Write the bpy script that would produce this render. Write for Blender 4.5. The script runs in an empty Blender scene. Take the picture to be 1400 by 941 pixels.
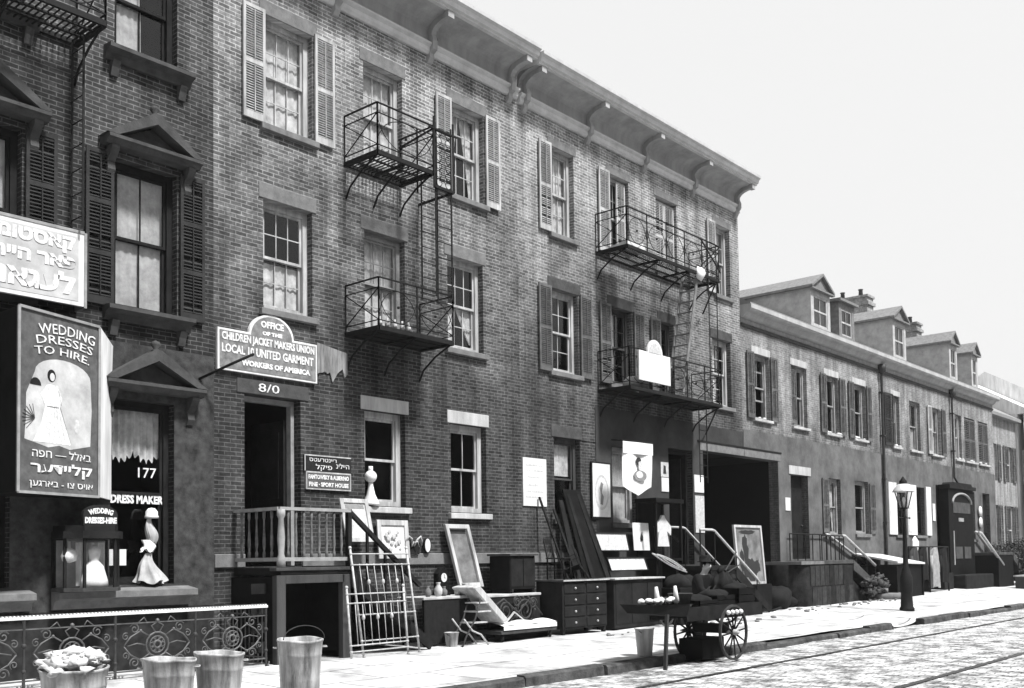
import bpy, bmesh, math, random
from mathutils import Vector, Matrix, Euler
random.seed(7)
SC = bpy.context.scene
COL = SC.collection
ORG = {}
R = math.radians

# ------------------------------------------------------------------ mesh helper
class MB:
    def __init__(s): s.v = []; s.f = []; s.sm = []
    def add(s, vs, fs, smooth=False, M=None):
        o = len(s.v)
        for p in vs: s.v.append(tuple(M @ Vector(p)) if M is not None else tuple(p))
        for f in fs: s.f.append([i + o for i in f]); s.sm.append(smooth)
        return s
    def box(s, x0, x1, y0, y1, z0, z1, M=None):
        vs = [(x, y, z) for x in (x0, x1) for y in (y0, y1) for z in (z0, z1)]
        return s.add(vs, [(0,1,3,2),(4,6,7,5),(0,4,5,1),(2,3,7,6),(0,2,6,4),(1,5,7,3)], False, M)
    def quad(s, a, b, c, d): return s.add([a, b, c, d], [(0,1,2,3)])
    def bar(s, p, q, w=.02, h=None):
        p, q = Vector(p), Vector(q); d = q - p; L = d.length
        if L < 1e-6: return s
        h = h or w
        t = d.normalized(); u = t.cross(Vector((0,0,1)))
        if u.length < 1e-3: u = Vector((1,0,0))
        u.normalize(); n = u.cross(t)
        vs = [e + u*a*w/2 + n*b*h/2 for e in (p, q) for a, b in ((-1,-1),(1,-1),(1,1),(-1,1))]
        return s.add(vs, [(3,2,1,0),(4,5,6,7),(0,1,5,4),(1,2,6,5),(2,3,7,6),(3,0,4,7)])
    def tube(s, pts, r=.01, n=6, closed=False):
        P = [Vector(p) for p in pts]; m = len(P); rs = r if isinstance(r, (list, tuple)) else [r]*m
        vs = []; up = None
        for i in range(m):
            if closed: t = P[(i+1) % m] - P[i-1]
            else: t = P[min(i+1, m-1)] - P[max(i-1, 0)]
            t.normalize()
            if up is None:
                up = t.cross(Vector((0,0,1)))
                if up.length < 1e-2: up = t.cross(Vector((0,1,0)))
            up = up - t*up.dot(t)
            if up.length < 1e-5: up = t.orthogonal()
            up.normalize(); b = t.cross(up)
            for k in range(n):
                a = 2*math.pi*k/n
                vs.append(P[i] + (up*math.cos(a) + b*math.sin(a))*rs[i])
        fs = []
        for i in range(m if closed else m-1):
            j = (i+1) % m
            for k in range(n): fs.append((i*n+k, i*n+(k+1) % n, j*n+(k+1) % n, j*n+k))
        if not closed: fs += [tuple(range(n))[::-1], tuple((m-1)*n+k for k in range(n))]
        return s.add(vs, fs, True)
    def lathe(s, prof, c=(0,0,0), n=16, smooth=True, sx=1, sy=1, M=None):
        vs = []; m = len(prof)
        for r, z in prof:
            for k in range(n):
                a = 2*math.pi*k/n
                vs.append((c[0]+r*sx*math.cos(a), c[1]+r*sy*math.sin(a), c[2]+z))
        fs = [(i*n+k, i*n+(k+1) % n, (i+1)*n+(k+1) % n, (i+1)*n+k) for i in range(m-1) for k in range(n)]
        if prof[0][0] > 1e-4: fs.append(tuple(range(n))[::-1])
        if prof[-1][0] > 1e-4: fs.append(tuple((m-1)*n+k for k in range(n)))
        return s.add(vs, fs, smooth, M)
    def ball(s, c, r, n=10, sx=1, sy=1, sz=1):
        m = max(4, n//2+1)
        return s.lathe([(max(r*math.sin(math.pi*i/m), 0 if i in (0, m) else 0), -r*sz*math.cos(math.pi*i/m)) for i in range(m+1)], c, n, True, sx, sy)
    def prof_x(s, prof, x0, x1):           # closed profile of (y,z), extruded along x
        n = len(prof)
        vs = [(x, y, z) for x in (x0, x1) for y, z in prof]
        return s.add(vs, [tuple(range(n)), tuple(range(2*n-1, n-1, -1))] + [(i, i+n, (i+1) % n+n, (i+1) % n) for i in range(n)])
    def prof_y(s, prof, y0, y1):           # closed profile of (x,z), extruded along y
        n = len(prof)
        vs = [(x, y, z) for y in (y0, y1) for x, z in prof]
        return s.add(vs, [tuple(range(n)), tuple(range(2*n-1, n-1, -1))] + [(i, i+n, (i+1) % n+n, (i+1) % n) for i in range(n)])
    def prof_z(s, prof, z0, z1):
        n = len(prof)
        vs = [(x, y, z) for z in (z0, z1) for x, y in prof]
        return s.add(vs, [tuple(range(n)), tuple(range(2*n-1, n-1, -1))] + [(i, i+n, (i+1) % n+n, (i+1) % n) for i in range(n)])
    def sheet(s, fn, nu, nv, smooth=True):
        vs = [fn(i/nu, j/nv) for j in range(nv+1) for i in range(nu+1)]
        return s.add(vs, [(j*(nu+1)+i, j*(nu+1)+i+1, (j+1)*(nu+1)+i+1, (j+1)*(nu+1)+i) for j in range(nv) for i in range(nu)], smooth)
    def blob(s, c, r, seed, sx=1, sy=1, sz=1, n=9, amp=.25):
        rr = random.Random(seed); ph = [rr.uniform(0, 6.28) for _ in range(6)]
        vs = []; m = n//2+2
        for i in range(m+1):
            th = math.pi*i/m
            for k in range(n):
                a = 2*math.pi*k/n
                q = 1+amp*(math.sin(2*a+ph[0]+th*2)*.5+math.sin(3*a+ph[1])*math.sin(3*th+ph[2])*.7)
                if i in (0, m): q = 1
                vs.append((c[0]+r*q*sx*math.sin(th)*math.cos(a), c[1]+r*q*sy*math.sin(th)*math.sin(a), c[2]+r*q*sz*math.cos(th)))
        return s.add(vs, [(i*n+k, i*n+(k+1) % n, (i+1)*n+(k+1) % n, (i+1)*n+k) for i in range(m) for k in range(n)], True)
    def build(s, name, mat, parent=None, label=None, bevel=0, fixn=True):
        me = bpy.data.meshes.new(name)
        o = Vector(ORG.get(parent.name, (0,0,0))) if parent else Vector((0,0,0))
        me.from_pydata([tuple(Vector(p) - o) for p in s.v], [], s.f)
        me.polygons.foreach_set('use_smooth', s.sm)
        me.materials.append(mat)
        if fixn:
            b = bmesh.new(); b.from_mesh(me)
            bmesh.ops.recalc_face_normals(b, faces=b.faces); b.to_mesh(me); b.free()
        me.update()
        ob = bpy.data.objects.new(name, me); COL.objects.link(ob)
        if parent:
            ob.parent = parent; ORG[ob.name] = tuple(o)
        else: ORG[ob.name] = (0,0,0)
        if label: ob['label'] = label
        if bevel:
            m = ob.modifiers.new('edge', 'BEVEL'); m.width = bevel; m.segments = 1; m.limit_method = 'ANGLE'
        return ob

def tag(o, label, cat, group=None, kind=None):
    if label: o['label'] = label
    if cat: o['category'] = cat
    if group: o['group'] = group
    if kind: o['kind'] = kind
    return o
def thing(name, label, cat, loc=(0,0,0), group=None):
    o = bpy.data.objects.new(name, None); COL.objects.link(o); o.empty_display_size = .2
    o.location = loc; ORG[o.name] = tuple(loc)
    return tag(o, label, cat, group)
def single(name, mb, mat, label, cat, group=None, bevel=0):
    xs = [v[0] for v in mb.v]; ys = [v[1] for v in mb.v]; zs = [v[2] for v in mb.v]
    c = ((min(xs)+max(xs))/2, (min(ys)+max(ys))/2, min(zs))
    mb.v = [(v[0]-c[0], v[1]-c[1], v[2]-c[2]) for v in mb.v]
    o = mb.build(name, mat, None, None, bevel); o.location = c
    ORG[o.name] = c
    return tag(o, label, cat, group)
def struct(name, mb, mat):
    o = mb.build(name, mat); o['kind'] = 'structure'; return o
def copy_tree(o, parent=None):
    c = o.copy(); COL.objects.link(c)
    if parent: c.parent = parent
    for ch in list(o.children): copy_tree(ch, c)
    return c

# ------------------------------------------------------------------ materials
def mat_new(name):
    m = bpy.data.materials.new(name); m.use_nodes = True
    nt = m.node_tree; return m, nt, nt.nodes['Principled BSDF'], nt.links
def g(v): return (v, v, v, 1)
def plain(name, v, rough=.75, var=.25, scale=3., spec=.08, bump=.0, fine=0., metal=0., streak=False):
    m, nt, b, L = mat_new(name)
    tc = nt.nodes.new('ShaderNodeTexCoord'); mp = nt.nodes.new('ShaderNodeMapping')
    if streak: mp.inputs['Scale'].default_value = (1, 1, .15)
    L.new(tc.outputs['Object'], mp.inputs[0])
    n = nt.nodes.new('ShaderNodeTexNoise'); n.inputs['Scale'].default_value = scale; n.inputs['Detail'].default_value = 8; n.inputs['Roughness'].default_value = .65
    L.new(mp.outputs[0], n.inputs[0])
    r = nt.nodes.new('ShaderNodeMapRange'); r.inputs[1].default_value = .3; r.inputs[2].default_value = .7
    r.inputs[3].default_value = v*(1-var); r.inputs[4].default_value = v*(1+var)
    L.new(n.outputs[0], r.inputs[0])
    cb = nt.nodes.new('ShaderNodeCombineColor')
    for i in range(3): L.new(r.outputs[0], cb.inputs[i])
    L.new(cb.outputs[0], b.inputs['Base Color'])
    b.inputs['Roughness'].default_value = rough; b.inputs['Specular IOR Level'].default_value = spec; b.inputs['Metallic'].default_value = metal
    if bump:
        n2 = nt.nodes.new('ShaderNodeTexNoise'); n2.inputs['Scale'].default_value = fine or scale*8; n2.inputs['Detail'].default_value = 6
        L.new(tc.outputs['Object'], n2.inputs[0])
        bp = nt.nodes.new('ShaderNodeBump'); bp.inputs['Strength'].default_value = bump; bp.inputs['Distance'].default_value = .02
        L.new(n2.outputs[0], bp.inputs['Height']); L.new(bp.outputs[0], b.inputs['Normal'])
    return m
def brick(name, c1, c2, mortar, painted_shade=None, row=.068, width=.215, msize=.0085, z_off=0., patch=.35):
    """soot=(z_low, z_high, factor_low): shade painted into the lower storeys, ragged with noise"""
    m, nt, b, L = mat_new(name)
    N = nt.nodes.new
    tc = N('ShaderNodeTexCoord'); sp = N('ShaderNodeSeparateXYZ'); L.new(tc.outputs['Object'], sp.inputs[0])
    ad = N('ShaderNodeMath'); ad.operation = 'ADD'; L.new(sp.outputs[0], ad.inputs[0]); L.new(sp.outputs[1], ad.inputs[1])
    cx = N('ShaderNodeCombineXYZ'); L.new(ad.outputs[0], cx.inputs[0]); L.new(sp.outputs[2], cx.inputs[1])
    # hand laid wobble
    wn = N('ShaderNodeTexNoise'); wn.inputs['Scale'].default_value = 1.3; wn.inputs['Detail'].default_value = 3; L.new(cx.outputs[0], wn.inputs[0])
    vs = N('ShaderNodeVectorMath'); vs.operation = 'SCALE'; vs.inputs['Scale'].default_value = .035; L.new(wn.outputs[1], vs.inputs[0])
    va = N('ShaderNodeVectorMath'); va.operation = 'ADD'; L.new(cx.outputs[0], va.inputs[0]); L.new(vs.outputs[0], va.inputs[1])
    bt = N('ShaderNodeTexBrick'); bt.inputs['Scale'].default_value = 1; bt.inputs['Brick Width'].default_value = width; bt.inputs['Row Height'].default_value = row
    bt.inputs['Mortar Size'].default_value = msize; bt.inputs['Mortar Smooth'].default_value = .4; bt.inputs['Bias'].default_value = -.1
    bt.inputs['Color1'].default_value = g(c1); bt.inputs['Color2'].default_value = g(c2); bt.inputs['Mortar'].default_value = g(mortar)
    L.new(va.outputs[0], bt.inputs[0])
    n = N('ShaderNodeTexNoise'); n.inputs['Scale'].default_value = .55; n.inputs['Detail'].default_value = 9; n.inputs['Roughness'].default_value = .7; L.new(cx.outputs[0], n.inputs[0])
    r = N('ShaderNodeMapRange'); r.inputs[1].default_value = .3; r.inputs[2].default_value = .7; r.inputs[3].default_value = 1-patch; r.inputs[4].default_value = 1+patch; L.new(n.outputs[0], r.inputs[0])
    n3 = N('ShaderNodeTexNoise'); n3.inputs['Scale'].default_value = 14; n3.inputs['Detail'].default_value = 4; L.new(cx.outputs[0], n3.inputs[0])
    r3 = N('ShaderNodeMapRange'); r3.inputs[1].default_value = .3; r3.inputs[2].default_value = .7; r3.inputs[3].default_value = .72; r3.inputs[4].default_value = 1.28; L.new(n3.outputs[0], r3.inputs[0])
    mu = N('ShaderNodeMath'); mu.operation = 'MULTIPLY'; L.new(r.outputs[0], mu.inputs[0]); L.new(r3.outputs[0], mu.inputs[1])
    # rain-washed vertical streaks and patches of repaired brickwork
    ms = N('ShaderNodeMapping'); ms.inputs['Scale'].default_value = (3.2, .28, 1); L.new(cx.outputs[0], ms.inputs[0])
    n4 = N('ShaderNodeTexNoise'); n4.inputs['Scale'].default_value = 1; n4.inputs['Detail'].default_value = 7; n4.inputs['Roughness'].default_value = .6; L.new(ms.outputs[0], n4.inputs[0])
    r4 = N('ShaderNodeMapRange'); r4.inputs[1].default_value = .36; r4.inputs[2].default_value = .62; r4.inputs[3].default_value = .62; r4.inputs[4].default_value = 1.18; L.new(n4.outputs[0], r4.inputs[0])
    mv = N('ShaderNodeMath'); mv.operation = 'MULTIPLY'; L.new(mu.outputs[0], mv.inputs[0]); L.new(r4.outputs[0], mv.inputs[1]); f = mv.outputs[0]
    if painted_shade:  # shade painted into the brick colour, darkest at the lower storeys
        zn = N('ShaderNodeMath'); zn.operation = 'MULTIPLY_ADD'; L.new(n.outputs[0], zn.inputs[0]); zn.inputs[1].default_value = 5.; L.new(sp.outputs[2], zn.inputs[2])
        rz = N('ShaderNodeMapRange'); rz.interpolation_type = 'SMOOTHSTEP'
        rz.inputs[1].default_value = painted_shade[0]+2.5; rz.inputs[2].default_value = painted_shade[1]+2.5; rz.inputs[3].default_value = painted_shade[2]; rz.inputs[4].default_value = 1
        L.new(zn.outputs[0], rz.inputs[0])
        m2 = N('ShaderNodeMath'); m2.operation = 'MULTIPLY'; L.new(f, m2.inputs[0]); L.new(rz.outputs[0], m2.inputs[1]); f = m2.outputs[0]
    mx = N('ShaderNodeVectorMath'); mx.operation = 'SCALE'; L.new(bt.outputs[0], mx.inputs[0]); L.new(f, mx.inputs['Scale'])
    L.new(mx.outputs[0], b.inputs['Base Color'])
    b.inputs['Roughness'].default_value = .9; b.inputs['Specular IOR Level'].default_value = .06
    bp = N('ShaderNodeBump'); bp.inputs['Strength'].default_value = .5; bp.inputs['Distance'].default_value = .01; bp.invert = True
    L.new(bt.outputs[1], bp.inputs['Height']); L.new(bp.outputs[0], b.inputs['Normal'])
    return m
def glass(name, tint=.92):
    m = bpy.data.materials.new(name); m.use_nodes = True; nt = m.node_tree; nt.nodes.clear(); N = nt.nodes.new; L = nt.links
    o = N('ShaderNodeOutputMaterial'); t = N('ShaderNodeBsdfTransparent'); t.inputs[0].default_value = g(tint)
    gl = N('ShaderNodeBsdfGlossy'); gl.inputs['Roughness'].default_value = .08
    fc = N('ShaderNodeLayerWeight'); fc.inputs[0].default_value = .5      # symmetric front/back, unlike the Fresnel output
    pw = N('ShaderNodeMath'); pw.operation = 'POWER'; pw.inputs[1].default_value = 4; L.new(fc.outputs['Facing'], pw.inputs[0])
    lw = N('ShaderNodeMath'); lw.operation = 'MULTIPLY_ADD'; lw.inputs[1].default_value = .7; lw.inputs[2].default_value = .05; L.new(pw.outputs[0], lw.inputs[0])
    n = N('ShaderNodeTexNoise'); n.inputs['Scale'].default_value = 2.2
    tc = N('ShaderNodeTexCoord'); L.new(tc.outputs['Object'], n.inputs[0])
    bp = N('ShaderNodeBump'); bp.inputs['Strength'].default_value = .15; bp.inputs['Distance'].default_value = .02; L.new(n.outputs[0], bp.inputs['Height']); L.new(bp.outputs[0], gl.inputs['Normal'])
    mx = N('ShaderNodeMixShader'); L.new(lw.outputs[0], mx.inputs[0]); L.new(t.outputs[0], mx.inputs[1]); L.new(gl.outputs[0], mx.inputs[2]); L.new(mx.outputs[0], o.inputs[0])
    return m
def cobbles():
    m, nt, b, L = mat_new('cobbles'); N = nt.nodes.new
    tc = N('ShaderNodeTexCoord')
    wn = N('ShaderNodeTexNoise'); wn.inputs['Scale'].default_value = 2.; L.new(tc.outputs['Object'], wn.inputs[0])
    vs = N('ShaderNodeVectorMath'); vs.operation = 'SCALE'; vs.inputs['Scale'].default_value = .12; L.new(wn.outputs[1], vs.inputs[0])
    va = N('ShaderNodeVectorMath'); va.operation = 'ADD'; L.new(tc.outputs['Object'], va.inputs[0]); L.new(vs.outputs[0], va.inputs[1])
    mp = N('ShaderNodeMapping'); mp.inputs['Rotation'].default_value = (0, 0, math.pi/2); L.new(va.outputs[0], mp.inputs[0])
    bt = N('ShaderNodeTexBrick'); bt.inputs['Scale'].default_value = 1; bt.inputs['Brick Width'].default_value = .28; bt.inputs['Row Height'].default_value = .14
    bt.inputs['Mortar Size'].default_value = .012; bt.inputs['Mortar Smooth'].default_value = .8
    bt.inputs['Color1'].default_value = g(.56); bt.inputs['Color2'].default_value = g(.38); bt.inputs['Mortar'].default_value = g(.07)
    L.new(mp.outputs[0], bt.inputs[0])
    n = N('ShaderNodeTexNoise'); n.inputs['Scale'].default_value = 3.2; n.inputs['Detail'].default_value = 10; n.inputs['Roughness'].default_value = .75; L.new(tc.outputs['Object'], n.inputs[0])
    r = N('ShaderNodeMapRange'); r.inputs[1].default_value = .42; r.inputs[2].default_value = .56; r.inputs[3].default_value = .24; r.inputs[4].default_value = 1.25; L.new(n.outputs[0], r.inputs[0])
    mx = N('ShaderNodeVectorMath'); mx.operation = 'SCALE'; L.new(bt.outputs[0], mx.inputs[0]); L.new(r.outputs[0], mx.inputs['Scale']); L.new(mx.outputs[0], b.inputs['Base Color'])
    b.inputs['Roughness'].default_value = .85
    ml = N('ShaderNodeMath'); ml.operation = 'MULTIPLY_ADD'; L.new(bt.outputs[1], ml.inputs[0]); ml.inputs[1].default_value = -1; L.new(n.outputs[0], ml.inputs[2])
    bp = N('ShaderNodeBump'); bp.inputs['Strength'].default_value = .9; bp.inputs['Distance'].default_value = .05; L.new(ml.outputs[0], bp.inputs['Height']); L.new(bp.outputs[0], b.inputs['Normal'])
    return m
def flags():
    m, nt, b, L = mat_new('flagstones'); N = nt.nodes.new
    tc = N('ShaderNodeTexCoord')
    bt = N('ShaderNodeTexBrick'); bt.inputs['Scale'].default_value = 1; bt.inputs['Brick Width'].default_value = 1.6; bt.inputs['Row Height'].default_value = 1.2
    bt.inputs['Mortar Size'].default_value = .018; bt.inputs['Color1'].default_value = g(.50); bt.inputs['Color2'].default_value = g(.43); bt.inputs['Mortar'].default_value = g(.1)
    L.new(tc.outputs['Object'], bt.inputs[0])
    n = N('ShaderNodeTexNoise'); n.inputs['Scale'].default_value = .9; n.inputs['Detail'].default_value = 10; n.inputs['Roughness'].default_value = .7; L.new(tc.outputs['Object'], n.inputs[0])
    r = N('ShaderNodeMapRange'); r.inputs[1].default_value = .36; r.inputs[2].default_value = .52; r.inputs[3].default_value = .5; r.inputs[4].default_value = 1.05; L.new(n.outputs[0], r.inputs[0])
    mx = N('ShaderNodeVectorMath'); mx.operation = 'SCALE'; L.new(bt.outputs[0], mx.inputs[0]); L.new(r.outputs[0], mx.inputs['Scale']); L.new(mx.outputs[0], b.inputs['Base Color'])
    b.inputs['Roughness'].default_value = .8
    bp = N('ShaderNodeBump'); bp.inputs['Strength'].default_value = .4; bp.inputs['Distance'].default_value = .02; L.new(n.outputs[0], bp.inputs['Height']); L.new(bp.outputs[0], b.inputs['Normal'])
    return m
M = dict(
 brickA=brick('brick_brown', .05, .09, .20, painted_shade=(4., 12., .35)),
 brickB=brick('brick_red', .125, .27, .42, painted_shade=(4.6, 11.5, .22), msize=.010),
 brickC=brick('brick_red_lighter', .15, .29, .42, painted_shade=(4.4, 11.2, .22), msize=.010),
 brickD=brick('brick_painted', .17, .24, .29, painted_shade=(3.5, 8., .5), patch=.4),
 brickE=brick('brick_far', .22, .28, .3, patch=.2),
 stuccoA=plain('stucco_dark', .045, .9, .6, 6, bump=.3),
 stuccoC=plain('stucco_grey', .045, .9, .45, .9, bump=.3),
 stuccoD=plain('stucco_pale', .105, .9, .5, 1.1, bump=.25),
 brownstone=plain('brownstone', .06, .85, .35, 4, bump=.25),
 palestone=plain('pale_stone', .38, .85, .3, 5, bump=.2, streak=True),
 midstone=plain('mid_stone', .15, .85, .3, 5, bump=.2),
 cornice=plain('painted_tin', .33, .7, .25, 2.5, streak=True),
 corniceL=plain('painted_tin_pale', .52, .7, .2, 3),
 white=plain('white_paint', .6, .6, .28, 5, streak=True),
 offwhite=plain('offwhite_paint', .36, .6, .45, 7, streak=True),
 grey=plain('grey_paint', .25, .6, .3, 5),
 dark=plain('dark_wood', .014, .8, .5, 4, bump=.15),
 darkB=plain('darker_wood', .007, .8, .5, 4),
 midwood=plain('worn_wood', .05, .7, .4, 5, bump=.2, streak=True),
 shutD=plain('dark_shutter', .03, .6, .3, 5),
 shutM=plain('weathered_shutter', .10, .65, .4, 5),
 iron=plain('black_iron', .010, .7, .4, 9, spec=.15),
 ironG=plain('worn_iron', .035, .6, .4, 9, spec=.2),
 ironP=plain('pale_enamel_iron', .38, .45, .4, 12, spec=.5),
 zinc=plain('galvanised', .26, .55, .85, 7, spec=.4, bump=.15, streak=True),
 cloth=plain('white_cloth', .66, .9, .18, 6),
 curtain=plain('curtain_cloth', .46, .9, .5, 4),
 clothG=plain('grey_cloth', .36, .9, .3, 6),
 clothK=plain('black_cloth', .014, .9, .3, 9),
 wornpost=plain('worn_post', .12, .7, .5, 8),
 skin=plain('skin', .5, .6, .08, 6),
 paper=plain('paper', .6, .85, .22, 3),
 paperG=plain('grey_paper', .45, .85, .3, 14),
 ink=plain('ink', .03, .8, .2, 8),
 inkG=plain('grey_ink', .2, .8, .2, 8),
 signG=plain('grey_sign_paint', .17, .7, .45, 9),
 signK=plain('black_sign_paint', .02, .5, .4, 5),
 signM=plain('mid_sign_paint', .09, .6, .4, 6),
 letter=plain('letter_white', .62, .7, .4, 22),
 roof=plain('tin_roof', .2, .7, .2, 1.2, streak=False),
 shingle=plain('dark_shingle', .17, .9, .3, 8),
 clap=plain('dormer_boards', .36, .8, .25, 4, bump=.2),
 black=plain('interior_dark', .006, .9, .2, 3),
 leaf=plain('leaf', .05, .7, .4, 3),
 soil=plain('ground_dirt', .22, .95, .3, .5),
 steel=plain('rail_steel', .03, .4, .3, 6, spec=.5),
 kerb=plain('kerb_stone', .06, .85, .75, 4, bump=.6),
 mirror=plain('mirror_glass', .16, .3, .7, 2.5, spec=.8),
 snow=plain('ash_white', .5, .9, .1, 5),
 bulb=plain('milk_glass', .7, .3, .05, 5, spec=.5),
 cob=cobbles(), flag=flags(), glass=glass('window_glass'), glassC=glass('case_glass', .96),
)
# bends for louvred slats, curtains
def W(x, y, z): return (x, y, z)
def gz(x, y):
    """pavement height: falls gently to the kerb, and the street climbs a little to the right"""
    t = max(0, min(1, (y+5)/5)); return t*(.08 + min(.2, max(0, x-18)*.012))

# ------------------------------------------------------------------ lettering
def text(body, cx, cy, cz, size, mat, parent, name='lettering', width=None, xdir=(1,0,0), nrm=(0,-1,0), arc=None, ext=.004, bold=0.0, slant=0):
    cu = bpy.data.curves.new('t', 'FONT'); cu.body = body; cu.size = size; cu.align_x = 'CENTER'; cu.align_y = 'CENTER'; cu.extrude = ext; cu.offset = bold; cu.resolution_u = 2
    ob = bpy.data.objects.new('t', cu); COL.objects.link(ob)
    bpy.context.view_layer.update()
    dg = bpy.context.evaluated_depsgraph_get(); me0 = ob.evaluated_get(dg).to_mesh()
    V = [v.co.copy() for v in me0.vertices]; F = [list(p.vertices) for p in me0.polygons]
    ob.evaluated_get(dg).to_mesh_clear(); bpy.data.objects.remove(ob); bpy.data.curves.remove(cu)
    if not V: return None
    xs = [v.x for v in V]; ys = [v.y for v in V]
    mx = (min(xs)+max(xs))/2; my = (min(ys)+max(ys))/2; sx = (width/(max(xs)-min(xs))) if width else 1
    u = Vector(xdir).normalized(); n = Vector(nrm).normalized(); up = Vector((0,0,1)); o = Vector((cx, cy, cz))
    vs = []
    for v in V:
        a, b = (v.x-mx)*sx, v.y-my
        b += slant*a
        if arc:
            th = a/arc; a, b = (arc+b)*math.sin(th), (arc+b)*math.cos(th)-arc
        vs.append(o + u*a + up*b + n*(v.z+ext))
    mb = MB(); mb.add(vs, F)
    return mb.build(name, mat, parent, fixn=False)
# ================================================================== SETTING
def sidewalk():
    mb = MB()
    def f(x0, x1):
        nx = max(2, int((x1-x0)/.5))
        def fn(u, v):
            x = x0+(x1-x0)*u; y = -4.98+(4.98+.0)*v
            return (x, y, gz(x, y)+.008*math.sin(x*2.1+y)+.006*math.sin(y*3.7+x*.7))
        return fn, nx
    for a, b in ((-14, 24.2), (26.4, 130)):
        fn, nx = f(a, b); mb.sheet(fn, nx, 10)
    # carriage crossing that dips to the roadway at the passage
    def fd(u, v):
        x = 24.2+2.2*u; y = -4.98+4.98*v
        d = math.sin(math.pi*u)**.5 if 0 < u < 1 else 0
        return (x, y, gz(x, y)+.008*math.sin(x*2.1+y)*(1-d)-.13*d*(1-v)**2)
    mb.sheet(fd, 12, 10)
    struct('sidewalk', mb, M['flag'])
sidewalk()
mb = MB()
rk = random.Random(3)
for a, b in ((-14, 24.3), (26.3, 100)):
    x = a
    while x < b:
        l = rk.uniform(1.1, 1.9); e = min(b, x+l-.015)
        j = rk.uniform(-.05, .03)
        y0, y1 = -5.16+j, -4.975; h = rk.uniform(-.05, .02)+.004
        mb.prof_x([(y0-.01, -.2), (y1, -.2), (y1, h+.004), (y0+.03, h), (y0, h-.03)], x, e)
        x += l
struct('kerb', mb, M['kerb'])
mb = MB(); mb.quad((-400, -400, -.15), (500, -400, -.15), (500, 500, -.15), (-400, 500, -.15)); struct('ground', mb, M['soil'])
mb = MB()
mb.sheet(lambda u, v: (-14+144*u, -13.2+8.1*v, -.135+.05*math.sin(math.pi*v)+.006*math.sin(u*300)*math.sin(v*21)), 300, 12)
struct('street', mb, M['cob'])
mb = MB(); mb.sheet(lambda u, v: (-14+144*u, -18+4.8*v, .0), 40, 2); struct('opposite_sidewalk', mb, M['flag'])
for y, lab in ((-6.6, 'thin iron tram rail nearer the houses, in the cobbles'), (-9.4, 'thin iron tram rail farther out in the roadway, at the bottom right')):
    mb = MB()
    mb.sheet(lambda u, v: (-13+140*u, y-.05+.1*v, -.135+.05*math.sin(math.pi*(y+13.2)/8.1)+.012), 60, 1, False)
    mb.sheet(lambda u, v: (-13+140*u, y+.035, -.14+.05*math.sin(math.pi*(y+13.2)/8.1)+.02*v-.0), 2, 1, False)
    single('tram_rail', mb, M['steel'], lab, 'tram rail', 'tram rails in the street')

# ================================================================== BUILDING KIT
def wall_holes(mb, x0, x1, z0, z1, holes, y0=0., th=.3):
    xs = sorted(set([x0, x1] + [v for h in holes for v in h[:2] if x0 < v < x1]))
    zs = sorted(set([z0, z1] + [v for h in holes for v in h[2:] if z0 < v < z1]))
    def hole(cx, cz): return any(h[0] < cx < h[1] and h[2] < cz < h[3] for h in holes)
    for y in (y0, y0+th):
        for i in range(len(xs)-1):
            for j in range(len(zs)-1):
                if not hole((xs[i]+xs[i+1])/2, (zs[j]+zs[j+1])/2):
                    mb.quad((xs[i], y, zs[j]), (xs[i+1], y, zs[j]), (xs[i+1], y, zs[j+1]), (xs[i], y, zs[j+1]))
    for a, b, c, d in holes:
        a_, b_ = max(a, x0), min(b, x1); c_ = max(c, z0)
        if a > x0: mb.quad((a, y0, c_), (a, y0+th, c_), (a, y0+th, d), (a, y0, d))
        if b < x1: mb.quad((b, y0, c_), (b, y0+th, c_), (b, y0+th, d), (b, y0, d))
        mb.quad((a_, y0, d), (b_, y0, d), (b_, y0+th, d), (a_, y0+th, d))
        if c > z0: mb.quad((a_, y0, c), (b_, y0, c), (b_, y0+th, c), (a_, y0+th, c))

def curtain_sheet(mb, x0, x1, z0, z1, y, folds=7, amp=.007, shape=None, seed=0, n=60, top=1.):
    rr = random.Random(seed); ph = rr.uniform(0, 6)
    def fn(u, v):
        a, b = (x0, x1) if shape is None else shape(v)
        x = a+(b-a)*u
        return (x, y+amp*math.sin(u*folds*6.283+ph+v*.8)+amp*.3*math.sin(u*folds*1.7*6.283+v*2), z0+(z1-z0)*v)
    mb.sheet(fn, n, 8)

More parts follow.
